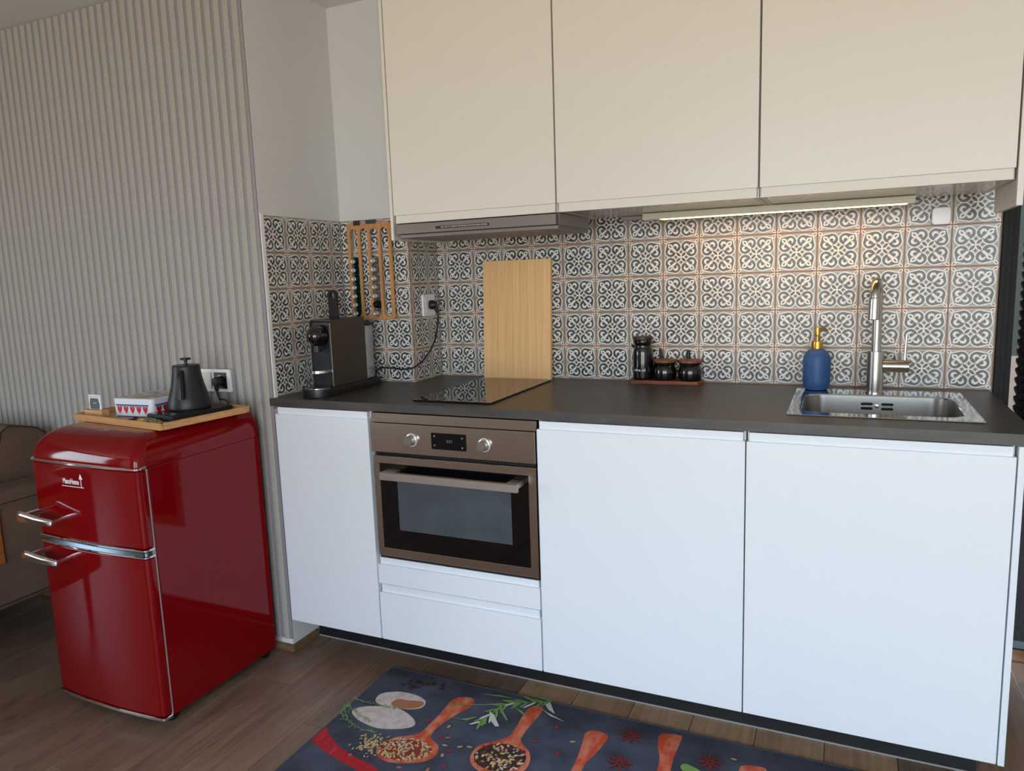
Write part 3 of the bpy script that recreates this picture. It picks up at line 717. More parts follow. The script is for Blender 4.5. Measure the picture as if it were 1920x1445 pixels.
MB().tube([(-0.030, 0.006, 0.112), (-0.038, 0.006, 0.118), (-0.041, 0.006, 0.124)], [0.005, 0.0046, 0.004], 10).build('pouring_spout', M['jar_black'], ob)
me = text_mesh('olive oil', 0.0138, bold=0.0001)
for v in me.vertices:
    a = v.co.x/0.0373 - 0.10; h = v.co.y; R_ = 0.0373 + v.co.z
    v.co = Vector((R_*math.sin(a), -R_*math.cos(a), 0.036+h))
me.materials.clear(); me.materials.append(M['print_white']); obj_from_mesh('lettering', me, ob)
def sugar_jar(x, label):
    t = thing('spice_jar', label, 'jar', (x, ty+0.001, jz), group='short black jars on the wooden tray')
    MB().lathe([(0.0, 0.0), (0.034, 0.0), (0.0385, 0.003), (0.0412, 0.012), (0.0418, 0.026), (0.0405, 0.038), (0.0365, 0.0475), (0.0345, 0.051), (0.0350, 0.0535), (0.0385, 0.0565), (0.0390, 0.0600), (0.037, 0.0615), (0.0, 0.0615)], 0, 0, 40).build('jar_body', M['jar_black'], t)
    MB().lathe([(0.0, 0.0617), (0.037, 0.0617), (0.0412, 0.0632), (0.0418, 0.0660), (0.0410, 0.0712), (0.039, 0.0725), (0.0, 0.0728)], 0, 0, 40).build('wooden_lid', M['acacia'], t)
    return t
sugar_jar(0.8455, 'short black jar with wooden lid, between the oil bottle and another jar')
sugar_jar(0.9355, 'short black jar with wooden lid, rightmost on the wooden tray')
tag(MB().tube([(0.8295, 0.668, jz+0.062), (0.8255, 0.6685, jz+0.080), (0.8205, 0.669, jz+0.103), (0.819, 0.6692, jz+0.108)], [0.0042, 0.0048, 0.0052, 0.003], 12).sphere((0.8340, 0.6655, jz+0.030), 0.006, 0.8, 0.7, 1.6).tube([(0.834, 0.6660, jz+0.034), (0.8295, 0.668, jz+0.062)], 0.0028, 8).build('spoon', M['spoon_black']), 'black spoon handle standing up behind the middle jar', 'spoon')
tag(MB().tube([(0.922, 0.668, jz+0.062), (0.921, 0.6688, jz+0.080), (0.9205, 0.669, jz+0.095), (0.9205, 0.669, jz+0.100)], [0.0062, 0.0075, 0.0078, 0.004], 12).sphere((0.923, 0.6655, jz+0.030), 0.006, 0.8, 0.7, 1.6).tube([(0.923, 0.6660, jz+0.034), (0.922, 0.668, jz+0.062)], 0.0028, 8).build('spoon', M['spoon_black']), 'thick black spoon handle standing up behind the right jar', 'spoon')

# ---------------------------------------------------------------- coffee machine
cm = thing('coffee_machine', 'slim taupe and black capsule coffee machine in the tiled corner', 'coffee machine', (-0.268, 0.22, WT+0.0003))
def base_loop(w, z, f=0.0):
    pts = []
    for i in range(13):
        a = PI + PI*i/12
        pts.append((w*math.cos(a), -0.135 + (0.052+f)*math.sin(a), z))
    pts += [(w, 0.165+f, z), (w-0.012, 0.178+f, z), (-w+0.012, 0.178+f, z), (-w, 0.165+f, z)]
    return pts
MB().loft([base_loop(0.0555, 0, -0.002), base_loop(0.0575, 0.003), base_loop(0.0575, 0.027), base_loop(0.0560, 0.030, -0.0015)]).build('base', M['machine_black'], cm)
g = MB(); g.loft([[(0.047*math.cos(2*PI*i/32), -0.137+0.043*math.sin(2*PI*i/32), z) for i in range(32)] for z in (0.0295, 0.0325)])
dg = g.build('drip_grid', M['chrome'], cm)
b = MB()
for i in range(-3, 4):
    for j in range(-3, 4):
        if i*i+j*j < 11: b.lathe([(0.0, 0.0327), (0.0036, 0.0327), (0.0036, 0.0330), (0.0, 0.0330)], i*0.0118+(j % 2)*0.005, -0.137+j*0.0105, 8)
hl = b.build('drip_holes', M['machine_black'], dg); hl['kind'] = 'stuff'
MB().box(-0.0405, 0.0405, -0.104, 0.094, 0.029, 0.262, r=0.006).build('core', M['machine_black'], cm)
for sx in (-1, 1):
    pn = MB().prism([(-0.105, 0.0302), (-0.105, 0.258), (-0.098, 0.266), (0.100, 0.266), (0.100, 0.0302)], sx*0.0410, sx*0.0460, 'x', r=0.0012).build('side_panel', M['machine_taupe'], cm)
    MB().box(sx*0.0465-0.0012 if sx > 0 else sx*0.0465-0.0012, sx*0.0465+0.0012, -0.1075, -0.1045, 0.032, 0.258, r=0.0008, seg=1).build('panel_edge', M['machine_edge'], pn)
MB().box(-0.0455, 0.0455, -0.096, 0.099, 0.2622, 0.2685, r=0.002).build('top_plate', M['machine_taupe'], cm)
MB().lathe([(0.0, 0.2686), (0.0, 0.2686)], 0, 0, 4) if False else None
hd = MB().lathe([(0.0385, -0.1045), (0.0385, -0.112), (0.0372, -0.122), (0.0345, -0.133), (0.029, -0.146), (0.020, -0.155), (0.010, -0.159), (0.0, -0.160)], 0.0, 0.214, 36, 'y').build('brew_head', M['gloss_black'], cm)
MB().lathe([(0.013, 0.158), (0.013, 0.180), (0.011, 0.158)], 0.0, -0.125, 18).build('coffee_outlet', M['machine_black'], hd)
b = MB()
for i in range(13):
    x = -0.036+i*0.006; b.box(x-0.0008, x+0.0008, -0.1062, -0.1042, 0.034, 0.168)
for j in range(23):
    z = 0.035+j*0.006; b.box(-0.0368, 0.0368, -0.1062, -0.1042, z-0.0008, z+0.0008)
gr = b.build('front_grille', mat('grille_grey', rgb(58, 60, 66), 0.4), cm); gr['kind'] = 'stuff'
def half_disc(r, z, y0=-0.107):
    return [(r*math.cos(PI+PI*i/16), y0+1.25*r*math.sin(PI+PI*i/16), z) for i in range(17)]
cs = MB().loft([half_disc(0.0445, 0.084), half_disc(0.0455, 0.0845), half_disc(0.0455, 0.0925), half_disc(0.0445, 0.0935)]).build('cup_support', M['chrome'], cm)
b = MB()
lo, li = [], []
for i in range(13):
    a = PI*i/12; lo.append((0.0195*math.cos(a), 0.353+0.0195*math.sin(a)))
outer = [(0.0195, 0.268)] + lo + [(-0.0195, 0.268)]
b = MB(); bm = b.bm
n = 24
hole = [(0.0105*math.cos(2*PI*i/n), 0.350+0.0125*math.sin(2*PI*i/n)) for i in range(n)]
oring = []
for i in range(n):
    a = 2*PI*i/n; c, s_ = math.cos(a), math.sin(a)
    oring.append((0.0195*c, 0.353+0.0195*s_) if s_ >= 0 else (max(-0.0195, min(0.0195, 0.0195*c*1.35)), 0.353+0.0255*s_))
f1 = [(x, -0.024, z) for x, z in hole]; f2 = [(x, -0.024, z) for x, z in oring]; f3 = [(x, -0.012, z) for x, z in oring]; f4 = [(x, -0.012, z) for x, z in hole]
b.loft([f1, f2, f3, f4, f1], cap0=False, cap1=False)
b.prism([(-0.0195, 0.2686), (0.0195, 0.2686), (0.0195, 0.340), (-0.0195, 0.340)], -0.0235, -0.0125, 'y', r=0.0015)
b.build('lever', M['black_soft'], cm)
MB().box(-0.043, 0.043, 0.1005, 0.158, 0.0305, 0.236, r=0.008).build('water_tank', M['tank'], cm)
MB().box(-0.044, 0.044, 0.1005, 0.159, 0.2365, 0.2445, r=0.002).build('tank_lid', M['black'], cm)
cordp = smooth_path([(0.035, 0.160, 0.052), (0.055, 0.190, 0.062), (0.090, 0.212, 0.058), (0.130, 0.218, 0.054), (0.168, 0.236, 0.060), (0.195, 0.280, 0.092), (0.206, 0.335, 0.150), (0.2085, 0.366, 0.215), (0.2080, 0.3735, 0.262), (0.2070, 0.3745, 0.272)], 8)
MB().tube(cordp, 0.0032, 10).build('power_cord', M['cord'], cm)
pg = MB().lathe([(0.0185, 0.1805), (0.0185, 0.190), (0.0160, 0.200), (0.0115, 0.206), (0.0, 0.207)], 0.3665, 0.297, 24, 'x').tube([(0.196, 0.3700, 0.292), (0.204, 0.3735, 0.276), (0.2068, 0.3745, 0.266)], [0.0105, 0.0085, 0.006], 14).build('power_plug', M['black'], cm)

so = thing('wall_socket', 'single white wall socket on the side of the tiled pillar', 'socket', (-0.098, 0.580, 1.2535))
MB().prism(rrect(0, 0, 0.090, 0.086, 0.004, 3), 0.0, 0.0085, 'x', r=0.0015).build('socket_frame', M['socket_white'], so)
MB().prism(rrect(0, 0, 0.062, 0.060, 0.003, 3), 0.0086, 0.0095, 'x').build('socket_plate', M['socket_white'], so)

# ---------------------------------------------------------------- capsule rack
RX0, RX1, RZ0, RZ1 = -0.3665, -0.1625, 1.2065, 1.5815
ry0, ry1 = 0.4405, 0.4475
rk = thing('capsule_rack', 'flat wooden wall rack with four slots for coffee capsules on the tiles', 'capsule rack', ((RX0+RX1)/2, 0.461, RZ0))
W2 = (RX1-RX0)/2; H = RZ1-RZ0
slots = [W2*2*(k+0.5)/4-W2 + (0.0) for k in range(4)]
slots = [-0.0705, -0.0235, 0.0235, 0.0705]
b = MB()
# frame as rows of strips between slot outlines: bars, top and bottom bridges with rounded slot ends
hw = 0.0172
bars = [(-W2, slots[0]-hw)] + [(slots[k]+hw, slots[k+1]-hw) for k in range(3)] + [(slots[3]+hw, W2)]
yz0, yz1 = ry0-0.461, ry1-0.461
zl, zh = 0.0125+hw, H-0.022-hw
def bar_poly(x0, x1, l, r):
    """outline of one bar with flares into the bridges where a slot lies left (l) / right (r)"""
    return None
bm = b.bm
R = 0.024
def col_edges(x0, x1, cx):   # bridge piece above/below one slot
    top = [(cx-hw+0.0, zh)] + [(cx+hw*math.cos(PI-PI*i/12), zh+hw*math.sin(PI*i/12)) for i in range(13)]
    return top
for cx in slots:
    arc = [(cx+hw*math.cos(PI-PI*i/14), zh+hw*math.sin(PI*i/14)) for i in range(15)]
    b.prism(arc + [(cx+hw, H), (cx-hw, H)], yz0, yz1, 'y')
    arc = [(cx+hw*math.cos(PI-PI*i/14), zl-hw*math.sin(PI*i/14)) for i in range(15)]
    b.prism(arc + [(cx+hw, 0.0), (cx-hw, 0.0)], yz0, yz1, 'y')
for i, (x0, x1) in enumerate(bars):
    if i == 0:
        c1 = [(x0+R*0.55-R*0.55*math.cos(PI/2*k/6), R*0.55-R*0.55*math.sin(PI/2*k/6)) for k in range(7)]
        c2 = [(x0+R*0.55-R*0.55*math.sin(PI/2*k/6), H-R*0.55+R*0.55*math.cos(PI/2*k/6)) for k in range(7)]
        b.prism([(x1, 0.0), (x1, H)] + c2 + c1, yz0, yz1, 'y')
    elif i == 4:
        c1 = [(x1-R*0.55+R*0.55*math.sin(PI/2*k/6), R*0.55-R*0.55*math.cos(PI/2*k/6)) for k in range(7)]
        c2 = [(x1-R*0.55+R*0.55*math.cos(PI/2*k/6), H-R*0.55+R*0.55*math.sin(PI/2*k/6)) for k in range(7)]
        b.prism([(x0, 0.0)] + c1 + c2 + [(x0, H)], yz0, yz1, 'y')
    else: b.prism([(x0, 0), (x1, 0), (x1, H), (x0, H)], yz0, yz1, 'y')
bmesh.ops.remove_doubles(b.bm, verts=b.bm.verts, dist=1e-5)
b.build('rack_frame', M['rack_wood'], rk)
for x in (-W2+0.006, W2-0.006):
    for z in (0.015, H-0.015): MB().box(x-0.005, x+0.005, yz1+0.0002, 0.0, z-0.006, z+0.006).build('spacer', M['rack_wood'], rk)
MB().box(-0.0405-0.0265, -0.0405+0.0045, yz0-0.002, yz0-0.0002, H-0.009, H+0.009).build('name_clip', M['clip_dark'], rk)['label'] = 'dark green name clip'
MB().box(-0.0085, 0.0380, yz0-0.002, yz0-0.0002, H-0.006, H+0.009).build('name_clip', M['clip_grey'], rk)['label'] = 'dark grey name clip'
text('engraving', 'coffee'[:0] or 'capsule', 0.008, M['clip_dark'], rk, (0.0, yz0-0.0006, 0.0065)) if False else None
cap_prof = [(0.0, 0.0010), (0.0180, 0.0010), (0.0182, -0.0002), (0.0158, -0.0006), (0.0152, -0.0016), (0.0142, -0.0110), (0.0128, -0.0210), (0.0108, -0.0245)]
tip_prof = [(0.0107, -0.0246), (0.0088, -0.0262), (0.0066, -0.0258), (0.0046, -0.0245), (0.0, -0.0245)]
CM = {}
for nm in ('green', 'silver', 'black'):
    CM[nm] = MB().lathe(cap_prof, 0, 0, 20, 'y').mesh('capsule_body', M['capsule_'+nm])
tip_me = MB().lathe(tip_prof, 0, 0, 20, 'y').mesh('capsule_tip', M['capsule_tip'])
tipb_me = MB().lathe(tip_prof, 0, 0, 20, 'y').mesh('capsule_tip', M['capsule_black'])
ORD = ['first', 'second', 'third', 'fourth', 'fifth', 'sixth', 'seventh']
for col, sx, in ((0, slots[0]), (1, slots[2])):
    for k in range(7):
        kind = 'green' if col == 0 else ('black' if k == 5 else 'silver')
        z = 1.434 - k*0.0338
        if kind == 'black': lab = 'single black coffee capsule among the silver ones in the wooden rack'
        elif kind == 'green': lab = 'dark green coffee capsule, %s from the top in the left slot of the rack' % ORD[k]
        else: lab = 'silver coffee capsule, %s from the top in the third slot of the rack' % ORD[k]
        t = thing('coffee_capsule', lab, 'capsule', ((RX0+RX1)/2+sx, 0.4485, z), group='coffee capsules hanging in the wooden rack')
        obj_from_mesh('capsule_body', CM[kind], t); obj_from_mesh('capsule_tip', tipb_me if kind == 'black' else tip_me, t)

# ---------------------------------------------------------------- fridge
FX, FY = -0.695, -0.265
fr = thing('fridge', 'small glossy red retro fridge with two doors and chrome trim', 'fridge', (FX, FY, 0))
MB().box(-0.2435, 0.2435, -0.226, 0.232, 0.030, 0.8275, r=0.004).build('fridge_body', M['fridge_red'], fr)
def cap_loop(t):
    ix, iy = 0.058*(1-math.cos(t)), 0.105*(1-math.cos(t)); z = 0.8345+0.0885*math.sin(t)
    x, y0, y1, r = 0.2455-ix, -0.266+iy, 0.232, 0.045
    pts = []
    for i in range(9):
        a = PI+PI/2*i/8; pts.append((-x+r+r*math.cos(a), y0+r+r*math.sin(a), z))
    for i in range(9):
        a = 1.5*PI+PI/2*i/8; pts.append((x-r+r*math.cos(a), y0+r+r*math.sin(a), z))
    bow = 0.010*(1-0.6*math.sin(t))
    pts = [(p[0], p[1]-bow*max(0, 1-(p[0]/x)**2) if p[1] < y0+r else p[1], z) for p in pts]
    mid = [(x*(0.8-1.6*k/10)*-1, 0, 0) for k in range(0)]
    return pts + [(x, y1-0.006, z), (x-0.006, y1, z), (-x+0.006, y1, z), (-x, y1-0.006, z)]
def cap_loop2(t, z=None, grow=0.0):
    """rounded plan of the fridge with a bowed front"""
    ix, iy = 0.058*(1-math.cos(t)), 0.105*(1-math.cos(t)); zz = 0.8345+0.0885*math.sin(t) if z is None else z
    x, y0, y1, r = 0.2455-ix+grow, -0.262+iy-grow, 0.232, 0.028
    pts = []
    def bow(px): return -0.012*(1-min(1, abs(px)/x)**2)
    for i in range(7):
        a = PI+PI/2*i/6; pts.append((-x+r+r*math.cos(a), y0+r+r*math.sin(a), zz))
    for k in range(1, 12): pts.append((-x+r+(2*x-2*r)*k/12, y0, zz))
    for i in range(7):
        a = 1.5*PI+PI/2*i/6; pts.append((x-r+r*math.cos(a), y0+r+r*math.sin(a), zz))
    pts = [(p[0], p[1]+(bow(p[0]) if p[1] < y0+r*0.99 else 0), p[2]) for p in pts]
    return pts + [(x, y1-0.003, zz), (x-0.003, y1, zz), (-x+0.003, y1, zz), (-x, y1-0.003, zz)]
MB().loft([cap_loop2(0, 0.8285)] + [cap_loop2(PI/2*i/10) for i in range(11)]).build('top_cover', M['fridge_red'], fr)
def door_plan(grow=0.0, back=-0.2330, r=0.016):
    x, y0 = 0.2445+grow, -0.262-grow
    pts = []
    def bow(px): return -0.012*(1-min(1, abs(px)/x)**2)
    for i in range(6):
        a = PI+PI/2*i/5; pts.append((-x+r+r*math.cos(a), y0+r+r*math.sin(a)))
    for k in range(1, 14): pts.append((-x+r+(2*x-2*r)*k/14, y0))
    for i in range(6):
        a = 1.5*PI+PI/2*i/5; pts.append((x-r+r*math.cos(a), y0+r+r*math.sin(a)))
    pts = [(p[0], p[1]+(bow(p[0]) if p[1] < y0+r*0.99 else 0)) for p in pts]
    return pts + [(x, back), (-x, back)]
def fridge_door(label, z0, z1, top_trim, bot_trim, hz, logo=False):
    P0, P1 = door_plan(-0.004), door_plan()
    d = MB().loft([[(p[0], p[1], z0) for p in P0], [(p[0], p[1], z0+0.004) for p in P1], [(p[0], p[1], z1-0.004) for p in P1], [(p[0], p[1], z1) for p in P0]]).build('door', M['fridge_red'], fr)
    part_label(d, label)
    for tz in (top_trim, bot_trim):
        a, c = door_plan(0.0015), door_plan(0.004)
        MB().loft([[(p[0], p[1], tz[0]) for p in a], [(p[0], p[1], tz[0]+0.002) for p in c], [(p[0], p[1], tz[1]-0.002) for p in c], [(p[0], p[1], tz[1]) for p in a]]).build('chrome_trim', M['chrome'], d)
    # handle: a tapering chrome bar in front of two straight arms
    def sect(x, hy, hz_, zc, yc): return [(x, yc+q[0], zc+q[1]) for q in rrect(0, 0, hy, hz_, min(hy, hz_)*0.48, 4)]
    h = MB().loft([sect(-0.2440, 0.010, 0.018, hz+0.004, -0.3200), sect(-0.2425, 0.017, 0.030, hz+0.004, -0.3205), sect(-0.2360, 0.0205, 0.0365, hz+0.004, -0.3210), sect(-0.2150, 0.0205, 0.0360, hz+0.003, -0.3220),
                   sect(-0.1600, 0.0180, 0.0270, hz, -0.3220), sect(-0.1000, 0.0155, 0.0205, hz-0.003, -0.3190), sect(-0.0880, 0.0145, 0.0190, hz-0.0035, -0.3180), sect(-0.0850, 0.009, 0.012, hz-0.0035, -0.3180)]).build('handle', M['chrome'], d)
    for (ax, w_h, dz_) in ((-0.2290, 0.016, 0.006), (-0.0970, 0.011, -0.002)):
        MB().box(ax-0.0100, ax+0.0100, -0.318, -0.2615, hz+dz_-w_h/2, hz+dz_+w_h/2, r=0.003).build('handle_arm', M['chrome'], h)
    if logo:
        zl, xl = 0.775, -0.0335
        yl = -0.2748
        b = MB()
        me = text_mesh('MaxxHome', 0.0240, sx=0.66, bold=0.0006)
        lo_ = bpy.data.objects.new('brand_lettering', me); me.materials.clear(); me.materials.append(M['print_white']); C.objects.link(lo_)
        lo_.parent = d; lo_.location = (xl-0.006, yl, zl); lo_.rotation_euler = (PI/2, 0, 0)
        b.box(xl-0.050, xl+0.052, yl-0.0004, yl+0.0004, zl-0.0165, zl-0.0145); b.box(xl+0.0400, xl+0.0425, yl-0.0004, yl+0.0004, zl-0.0145, zl+0.012)
        b.prism([(xl+0.0335, zl+0.010), (xl+0.0490, zl+0.010), (xl+0.0425, zl+0.026), (xl+0.0400, zl+0.026)], yl-0.0004, yl+0.0004, 'y')
        b.build('brand_mark', M['print_white'], d)
fridge_door('upper freezer door', 0.5840, 0.8255, (0.8260, 0.8345), (0.5765, 0.5835), 0.652, True)
fridge_door('lower fridge door', 0.0400, 0.5545, (0.5550, 0.5620), (0.0290, 0.0395), 0.522)
MB().box(-0.2440, 0.2440, -0.2328, -0.2265, 0.036, 0.825, r=0.001, seg=1).build('door_seal', M['rubber'], fr)
MB().loft([[(p[0], p[1], z) for p in door_plan(-0.010)] for z in (0.5622, 0.5763)]).build('hinge_gap', mat('dark_chrome', rgb(84, 92, 100), 0.18, 0.9), fr)
for sx in (-1, 1):
    MB().lathe([(0.0, 0.0), (0.016, 0.0), (0.018, 0.003), (0.018, 0.012), (0.008, 0.014), (0.008, 0.031), (0.0, 0.031)], sx*0.205, -0.205, 18).build('foot', M['black'], fr)
    MB().lathe([(0.0, -0.012), (0.014, -0.012), (0.0148, -0.010), (0.0148, 0.010), (0.014, 0.012), (0.0, 0.012)], 0.195, 0.0150, 18, 'x').build('castor', M['black'], fr, (sx*0.215, 0, 0.0002))

# ---------------------------------------------------------------- things on the fridge
TZ, TR = 0.9237, math.radians(-6.5)
tcx, tcy = -0.689, -0.224
def T(lx, ly):
    return (tcx+lx*math.cos(TR)-ly*math.sin(TR), tcy+lx*math.sin(TR)+ly*math.cos(TR))
tr = thing('serving_tray', 'low bamboo serving tray lying on top of the red fridge', 'tray', (tcx, tcy, TZ), TR)
MB().box(-0.2375, 0.2375, -0.1625, 0.1625, 0.0, 0.007, r=0.001, seg=1).build('tray_base', M['bamboo_floor'], tr)
rz = 0.0225
def rim(p): return p
MB().prism([(-0.165, 0.0), (-0.1545, 0.0072), (-0.1600, rz), (-0.1690, rz)], -0.2395, 0.2395, 'x', r=0.0006).build('tray_rim', M['bamboo_h'], tr)
MB().prism([(0.165, 0.0), (0.1545, 0.0072), (0.1600, rz), (0.1690, rz)], -0.2395, 0.2395, 'x', r=0.0006).build('tray_rim', M['bamboo_h'], tr)
MB().prism([(-0.240, 0.0), (-0.2295, 0.0072), (-0.2350, rz), (-0.2440, rz)], -0.1540, 0.1540, 'y', r=0.0006).build('tray_rim', M['bamboo_h'], tr)
MB().prism([(0.240, 0.0), (0.2295, 0.0072), (0.2350, rz), (0.2440, rz)], -0.1540, 0.1540, 'y', r=0.0006).build('tray_rim', M['bamboo_h'], tr)
FZ = TZ+0.0073
# tin
tn = thing('biscuit_tin', 'white tin with red hearts and blue borders on the bamboo tray', 'tin', (-0.738, -0.216, FZ), math.radians(4.0))
hw_, hh = 0.0855, 0.0635
MB().loft([[(x, y, z) for x, y in rrect(0, 0, 2*w, 2*w, 0.014, 5)] for w, z in ((hw_-0.001, 0), (hw_, 0.001), (hw_, 0.0475))]).build('tin_box', M['tin_white'], tn)
ld = MB().loft([[(x, y, z) for x, y in rrect(0, 0, 2*w, 2*w, 0.015, 5)] for w, z in ((hw_+0.0010, 0.0477), (hw_+0.0015, 0.0482), (hw_+0.0015, 0.0615), (hw_-0.0005, 0.0635))]).build('tin_lid', M['tin_white'], tn)
MB().prism(rrect(0, 0, 0.150, 0.150, 0.006, 4), 0.06355, 0.0640, 'z').build('lid_picture', M['tin_lid'], ld)
b = MB()
def on_side(side, u, v, d=0.0004):
    return {'f': (u, -hw_-d, v), 'r': (hw_+d, u, v)}[side]
def heart(side, cu, cv, w, h):
    pts = []
    for i in range(24):
        t = 2*PI*i/24
        x = 16*math.sin(t)**3; y = 13*math.cos(t)-5*math.cos(2*t)-2*math.cos(3*t)-math.cos(4*t)
        pts.append((cu+w*x/32, cv+h*(y+2.5)/29))
    c = len(pts)
    cen = (cu, cv)
    for i in range(c): b.poly([on_side(side, *cen), on_side(side, *pts[i]), on_side(side, *pts[(i+1) % c])], 0)
for side in ('f', 'r'):
    for k in range(5): heart(side, -0.0565+k*0.0282, 0.0240, 0.0215, 0.0265)
    for (v0, v1) in ((0.0395, 0.0440), (0.0015, 0.0052)):
        b.poly([on_side(side, -0.071, v0), on_side(side, 0.071, v0), on_side(side, 0.071, v1), on_side(side, -0.071, v1)], 1)
    for k in range(15):
        cu = -0.066+k*0.0094; n = 10
        for i in range(n):
            a0, a1 = PI+PI*i/n, PI+PI*(i+1)/n
            b.poly([on_side(side, cu+0.0042*math.cos(a0), 0.0394+0.0048*math.sin(a0)), on_side(side, cu+0.0042*math.cos(a1), 0.0394+0.0048*math.sin(a1)),
                    on_side(side, cu+0.0026*math.cos(a1), 0.0394+0.0030*math.sin(a1)), on_side(side, cu+0.0026*math.cos(a0), 0.0394+0.0030*math.sin(a0))], 1)
    for k in range(6):
        cu = -0.0706+k*0.0282; b.poly([on_side(side, cu-0.001, 0.017), on_side(side, cu, 0.0155), on_side(side, cu+0.001, 0.017), on_side(side, cu, 0.0185)], 1)
for f in b.bm.faces: f.normal_update()
b.build('heart_print', [M['tin_red'], M['tin_blue']], tn)
# kettle on its base
kb = thing('power_stand', 'flat black power stand under the kettle on the bamboo tray', 'kettle base', (-0.566, -0.212, FZ), TR)
MB().prism(rrect(0, 0, 0.136, 0.236, 0.010, 5), 0.0, 0.0205, 'z', r=0.003).build('base_plate', M['black_soft'], kb)
MB().prism(rrect(0, -0.090, 0.112, 0.040, 0.006, 4), 0.0206, 0.0212, 'z').build('control_panel', M['gloss_black'], kb)
MB().lathe([(0.060, 0.0206), (0.060, 0.0216), (0.058, 0.0218), (0.0, 0.0218)], 0, 0.012, 36).build('heating_disc', M['black'], kb)
MB().tube(smooth_path([(0.03, 0.116, 0.010), (0.02, 0.134, 0.020), (-0.02, 0.155, 0.0245), (-0.065, 0.174, 0.0225), (-0.0839, 0.1803, 0.0185)], 6), 0.0032, 10).build('power_cord', M['cord'], kb)
kt = thing('kettle', 'matt black electric kettle with a drooping handle on its base', 'kettle', (-0.5790, -0.2020, FZ+0.0220), math.radians(30))
MB().lathe([(0.0, 0.0), (0.0640, 0.0), (0.0676, 0.003), (0.0690, 0.010), (0.0668, 0.028), (0.0588, 0.056), (0.0520, 0.082), (0.0472, 0.106), (0.0446, 0.124), (0.0438, 0.138), (0.0436, 0.1425), (0.0425, 0.144), (0.0, 0.144)], 0, 0, 48).build('kettle_body', M['kettle'], kt)
kl = MB().lathe([(0.0, 0.1442), (0.0423, 0.1442), (0.0428, 0.1450), (0.0423, 0.1465), (0.0, 0.1473)], 0, 0, 40).build('lid', M['kettle'], kt)
MB().lathe([(0.0062, 0.1470), (0.0055, 0.150), (0.0055, 0.162), (0.0160, 0.1635), (0.0172, 0.1650), (0.0172, 0.1685), (0.0160, 0.170), (0.0, 0.170)], 0, 0, 28).build('lid_knob', M['kettle'], kl)
MB().tube(smooth_path([(0, -0.041, 0.126), (0, -0.057, 0.126), (0.001, -0.070, 0.122), (0.002, -0.077, 0.110), (0.003, -0.083, 0.084), (0.004, -0.088, 0.054), (0.004, -0.0895, 0.042)], 6), [0.0075]*6+[0.008]*6+[0.0085]*4+[0.0098]*21, 16).build('handle', M['kettle'], kt)
MB().tube(smooth_path([(0, 0.056, 0.020), (0, 0.090, 0.030), (0, 0.100, 0.065), (0, 0.094, 0.100), (0, 0.100, 0.122), (0, 0.112, 0.128)], 6), [0.010]*10+[0.0085]*10+[0.007]*11, 14).build('spout', M['kettle'], kt)
# card holder
cx, cy = T(-0.176, -0.122)
ch = thing('card_holder', 'little wooden block holding a small card at the front left of the tray', 'card holder', (cx, cy, FZ), math.radians(-2))
MB().box(-0.046, 0.046, -0.014, 0.014, 0.0, 0.0260, r=0.001, seg=1).build('holder_block', M['bamboo_h'], ch)
cd = tag(MB().box(-0.031, 0.031, -0.0010, 0.0010, 0.0, 0.050, r=0.0004, seg=1).build('name_card', M['card']), 'small pale card with a dark badge standing in the wooden block', 'card')
cd.location = (cx-0.002, cy-0.001, FZ+0.0262); cd.rotation_euler = (0, 0, math.radians(-2))
MB().prism([(-0.024, 0.001), (-0.0275, 0.016), (-0.022, 0.038), (0.019, 0.038), (0.0245, 0.018), (0.022, 0.001)], -0.0013, -0.00105, 'y').build('badge', M['card_dark'], cd)
MB().box(-0.027, 0.027, -0.0013, -0.00105, 0.0425, 0.0440).build('card_line', M['card_dark'], cd)
b = MB()
for i in range(9): b.box(-0.009+i*0.0021, -0.0077+i*0.0021, -0.00145, -0.00132, 0.0205, 0.0222+0.0006*(i % 3))
b.build('badge_lettering', M['print_white'], cd)
# sweets
def sweet(x, y, rz_, m, label, s=1.0):
    o = MB().sphere((0, 0, 0.0062*s), 0.0085*s, 1.25, 0.85, 0.72, 14, 8)
    for sx in (-1, 1):
        o.loft([[(sx*0.0095*s, 0.0022*s*math.cos(2*PI*i/8), 0.006*s+0.0022*s*math.sin(2*PI*i/8)) for i in range(8)],
                [(sx*0.0165*s, 0.0070*s*math.cos(2*PI*i/8), 0.006*s+(0.0016+0.0012*(i % 2))*s*math.sin(2*PI*i/8)) for i in range(8)]])
    o = o.build('wrapped_sweet', m); o.location = (x, y, FZ+0.0002); o.rotation_euler = (0, 0, rz_)
    return tag(o, label, 'sweet', 'wrapped sweets in the front of the tray')
Sx = [(0.052, -0.125, 0.5, 'candy_purple', 'dark purple wrapped sweet, leftmost of those at the tray front'),
      (0.078, -0.130, 2.6, 'candy_purple', 'dark purple wrapped sweet beside a yellow one on the tray'),
      (0.100, -0.1390, 0.2, 'candy_yellow', 'bright yellow wrapped sweet at the front rim of the tray'),
      (0.106, -0.120, 1.2, 'candy_green', 'olive green wrapped sweet behind the yellow one on the tray'),
      (0.130, -0.126, 0.4, 'candy_green', 'olive green wrapped sweet right of the yellow one on the tray'),
      (0.155, -0.130, 2.9, 'candy_green', 'olive green wrapped sweet, second from right at the tray front'),
      (0.182, -0.134, 0.3, 'candy_green', 'olive green wrapped sweet, rightmost at the tray front')]
for lx, ly, r_, mk, lab in Sx: sweet(*T(lx, ly), r_, M[mk], lab, 1.4)

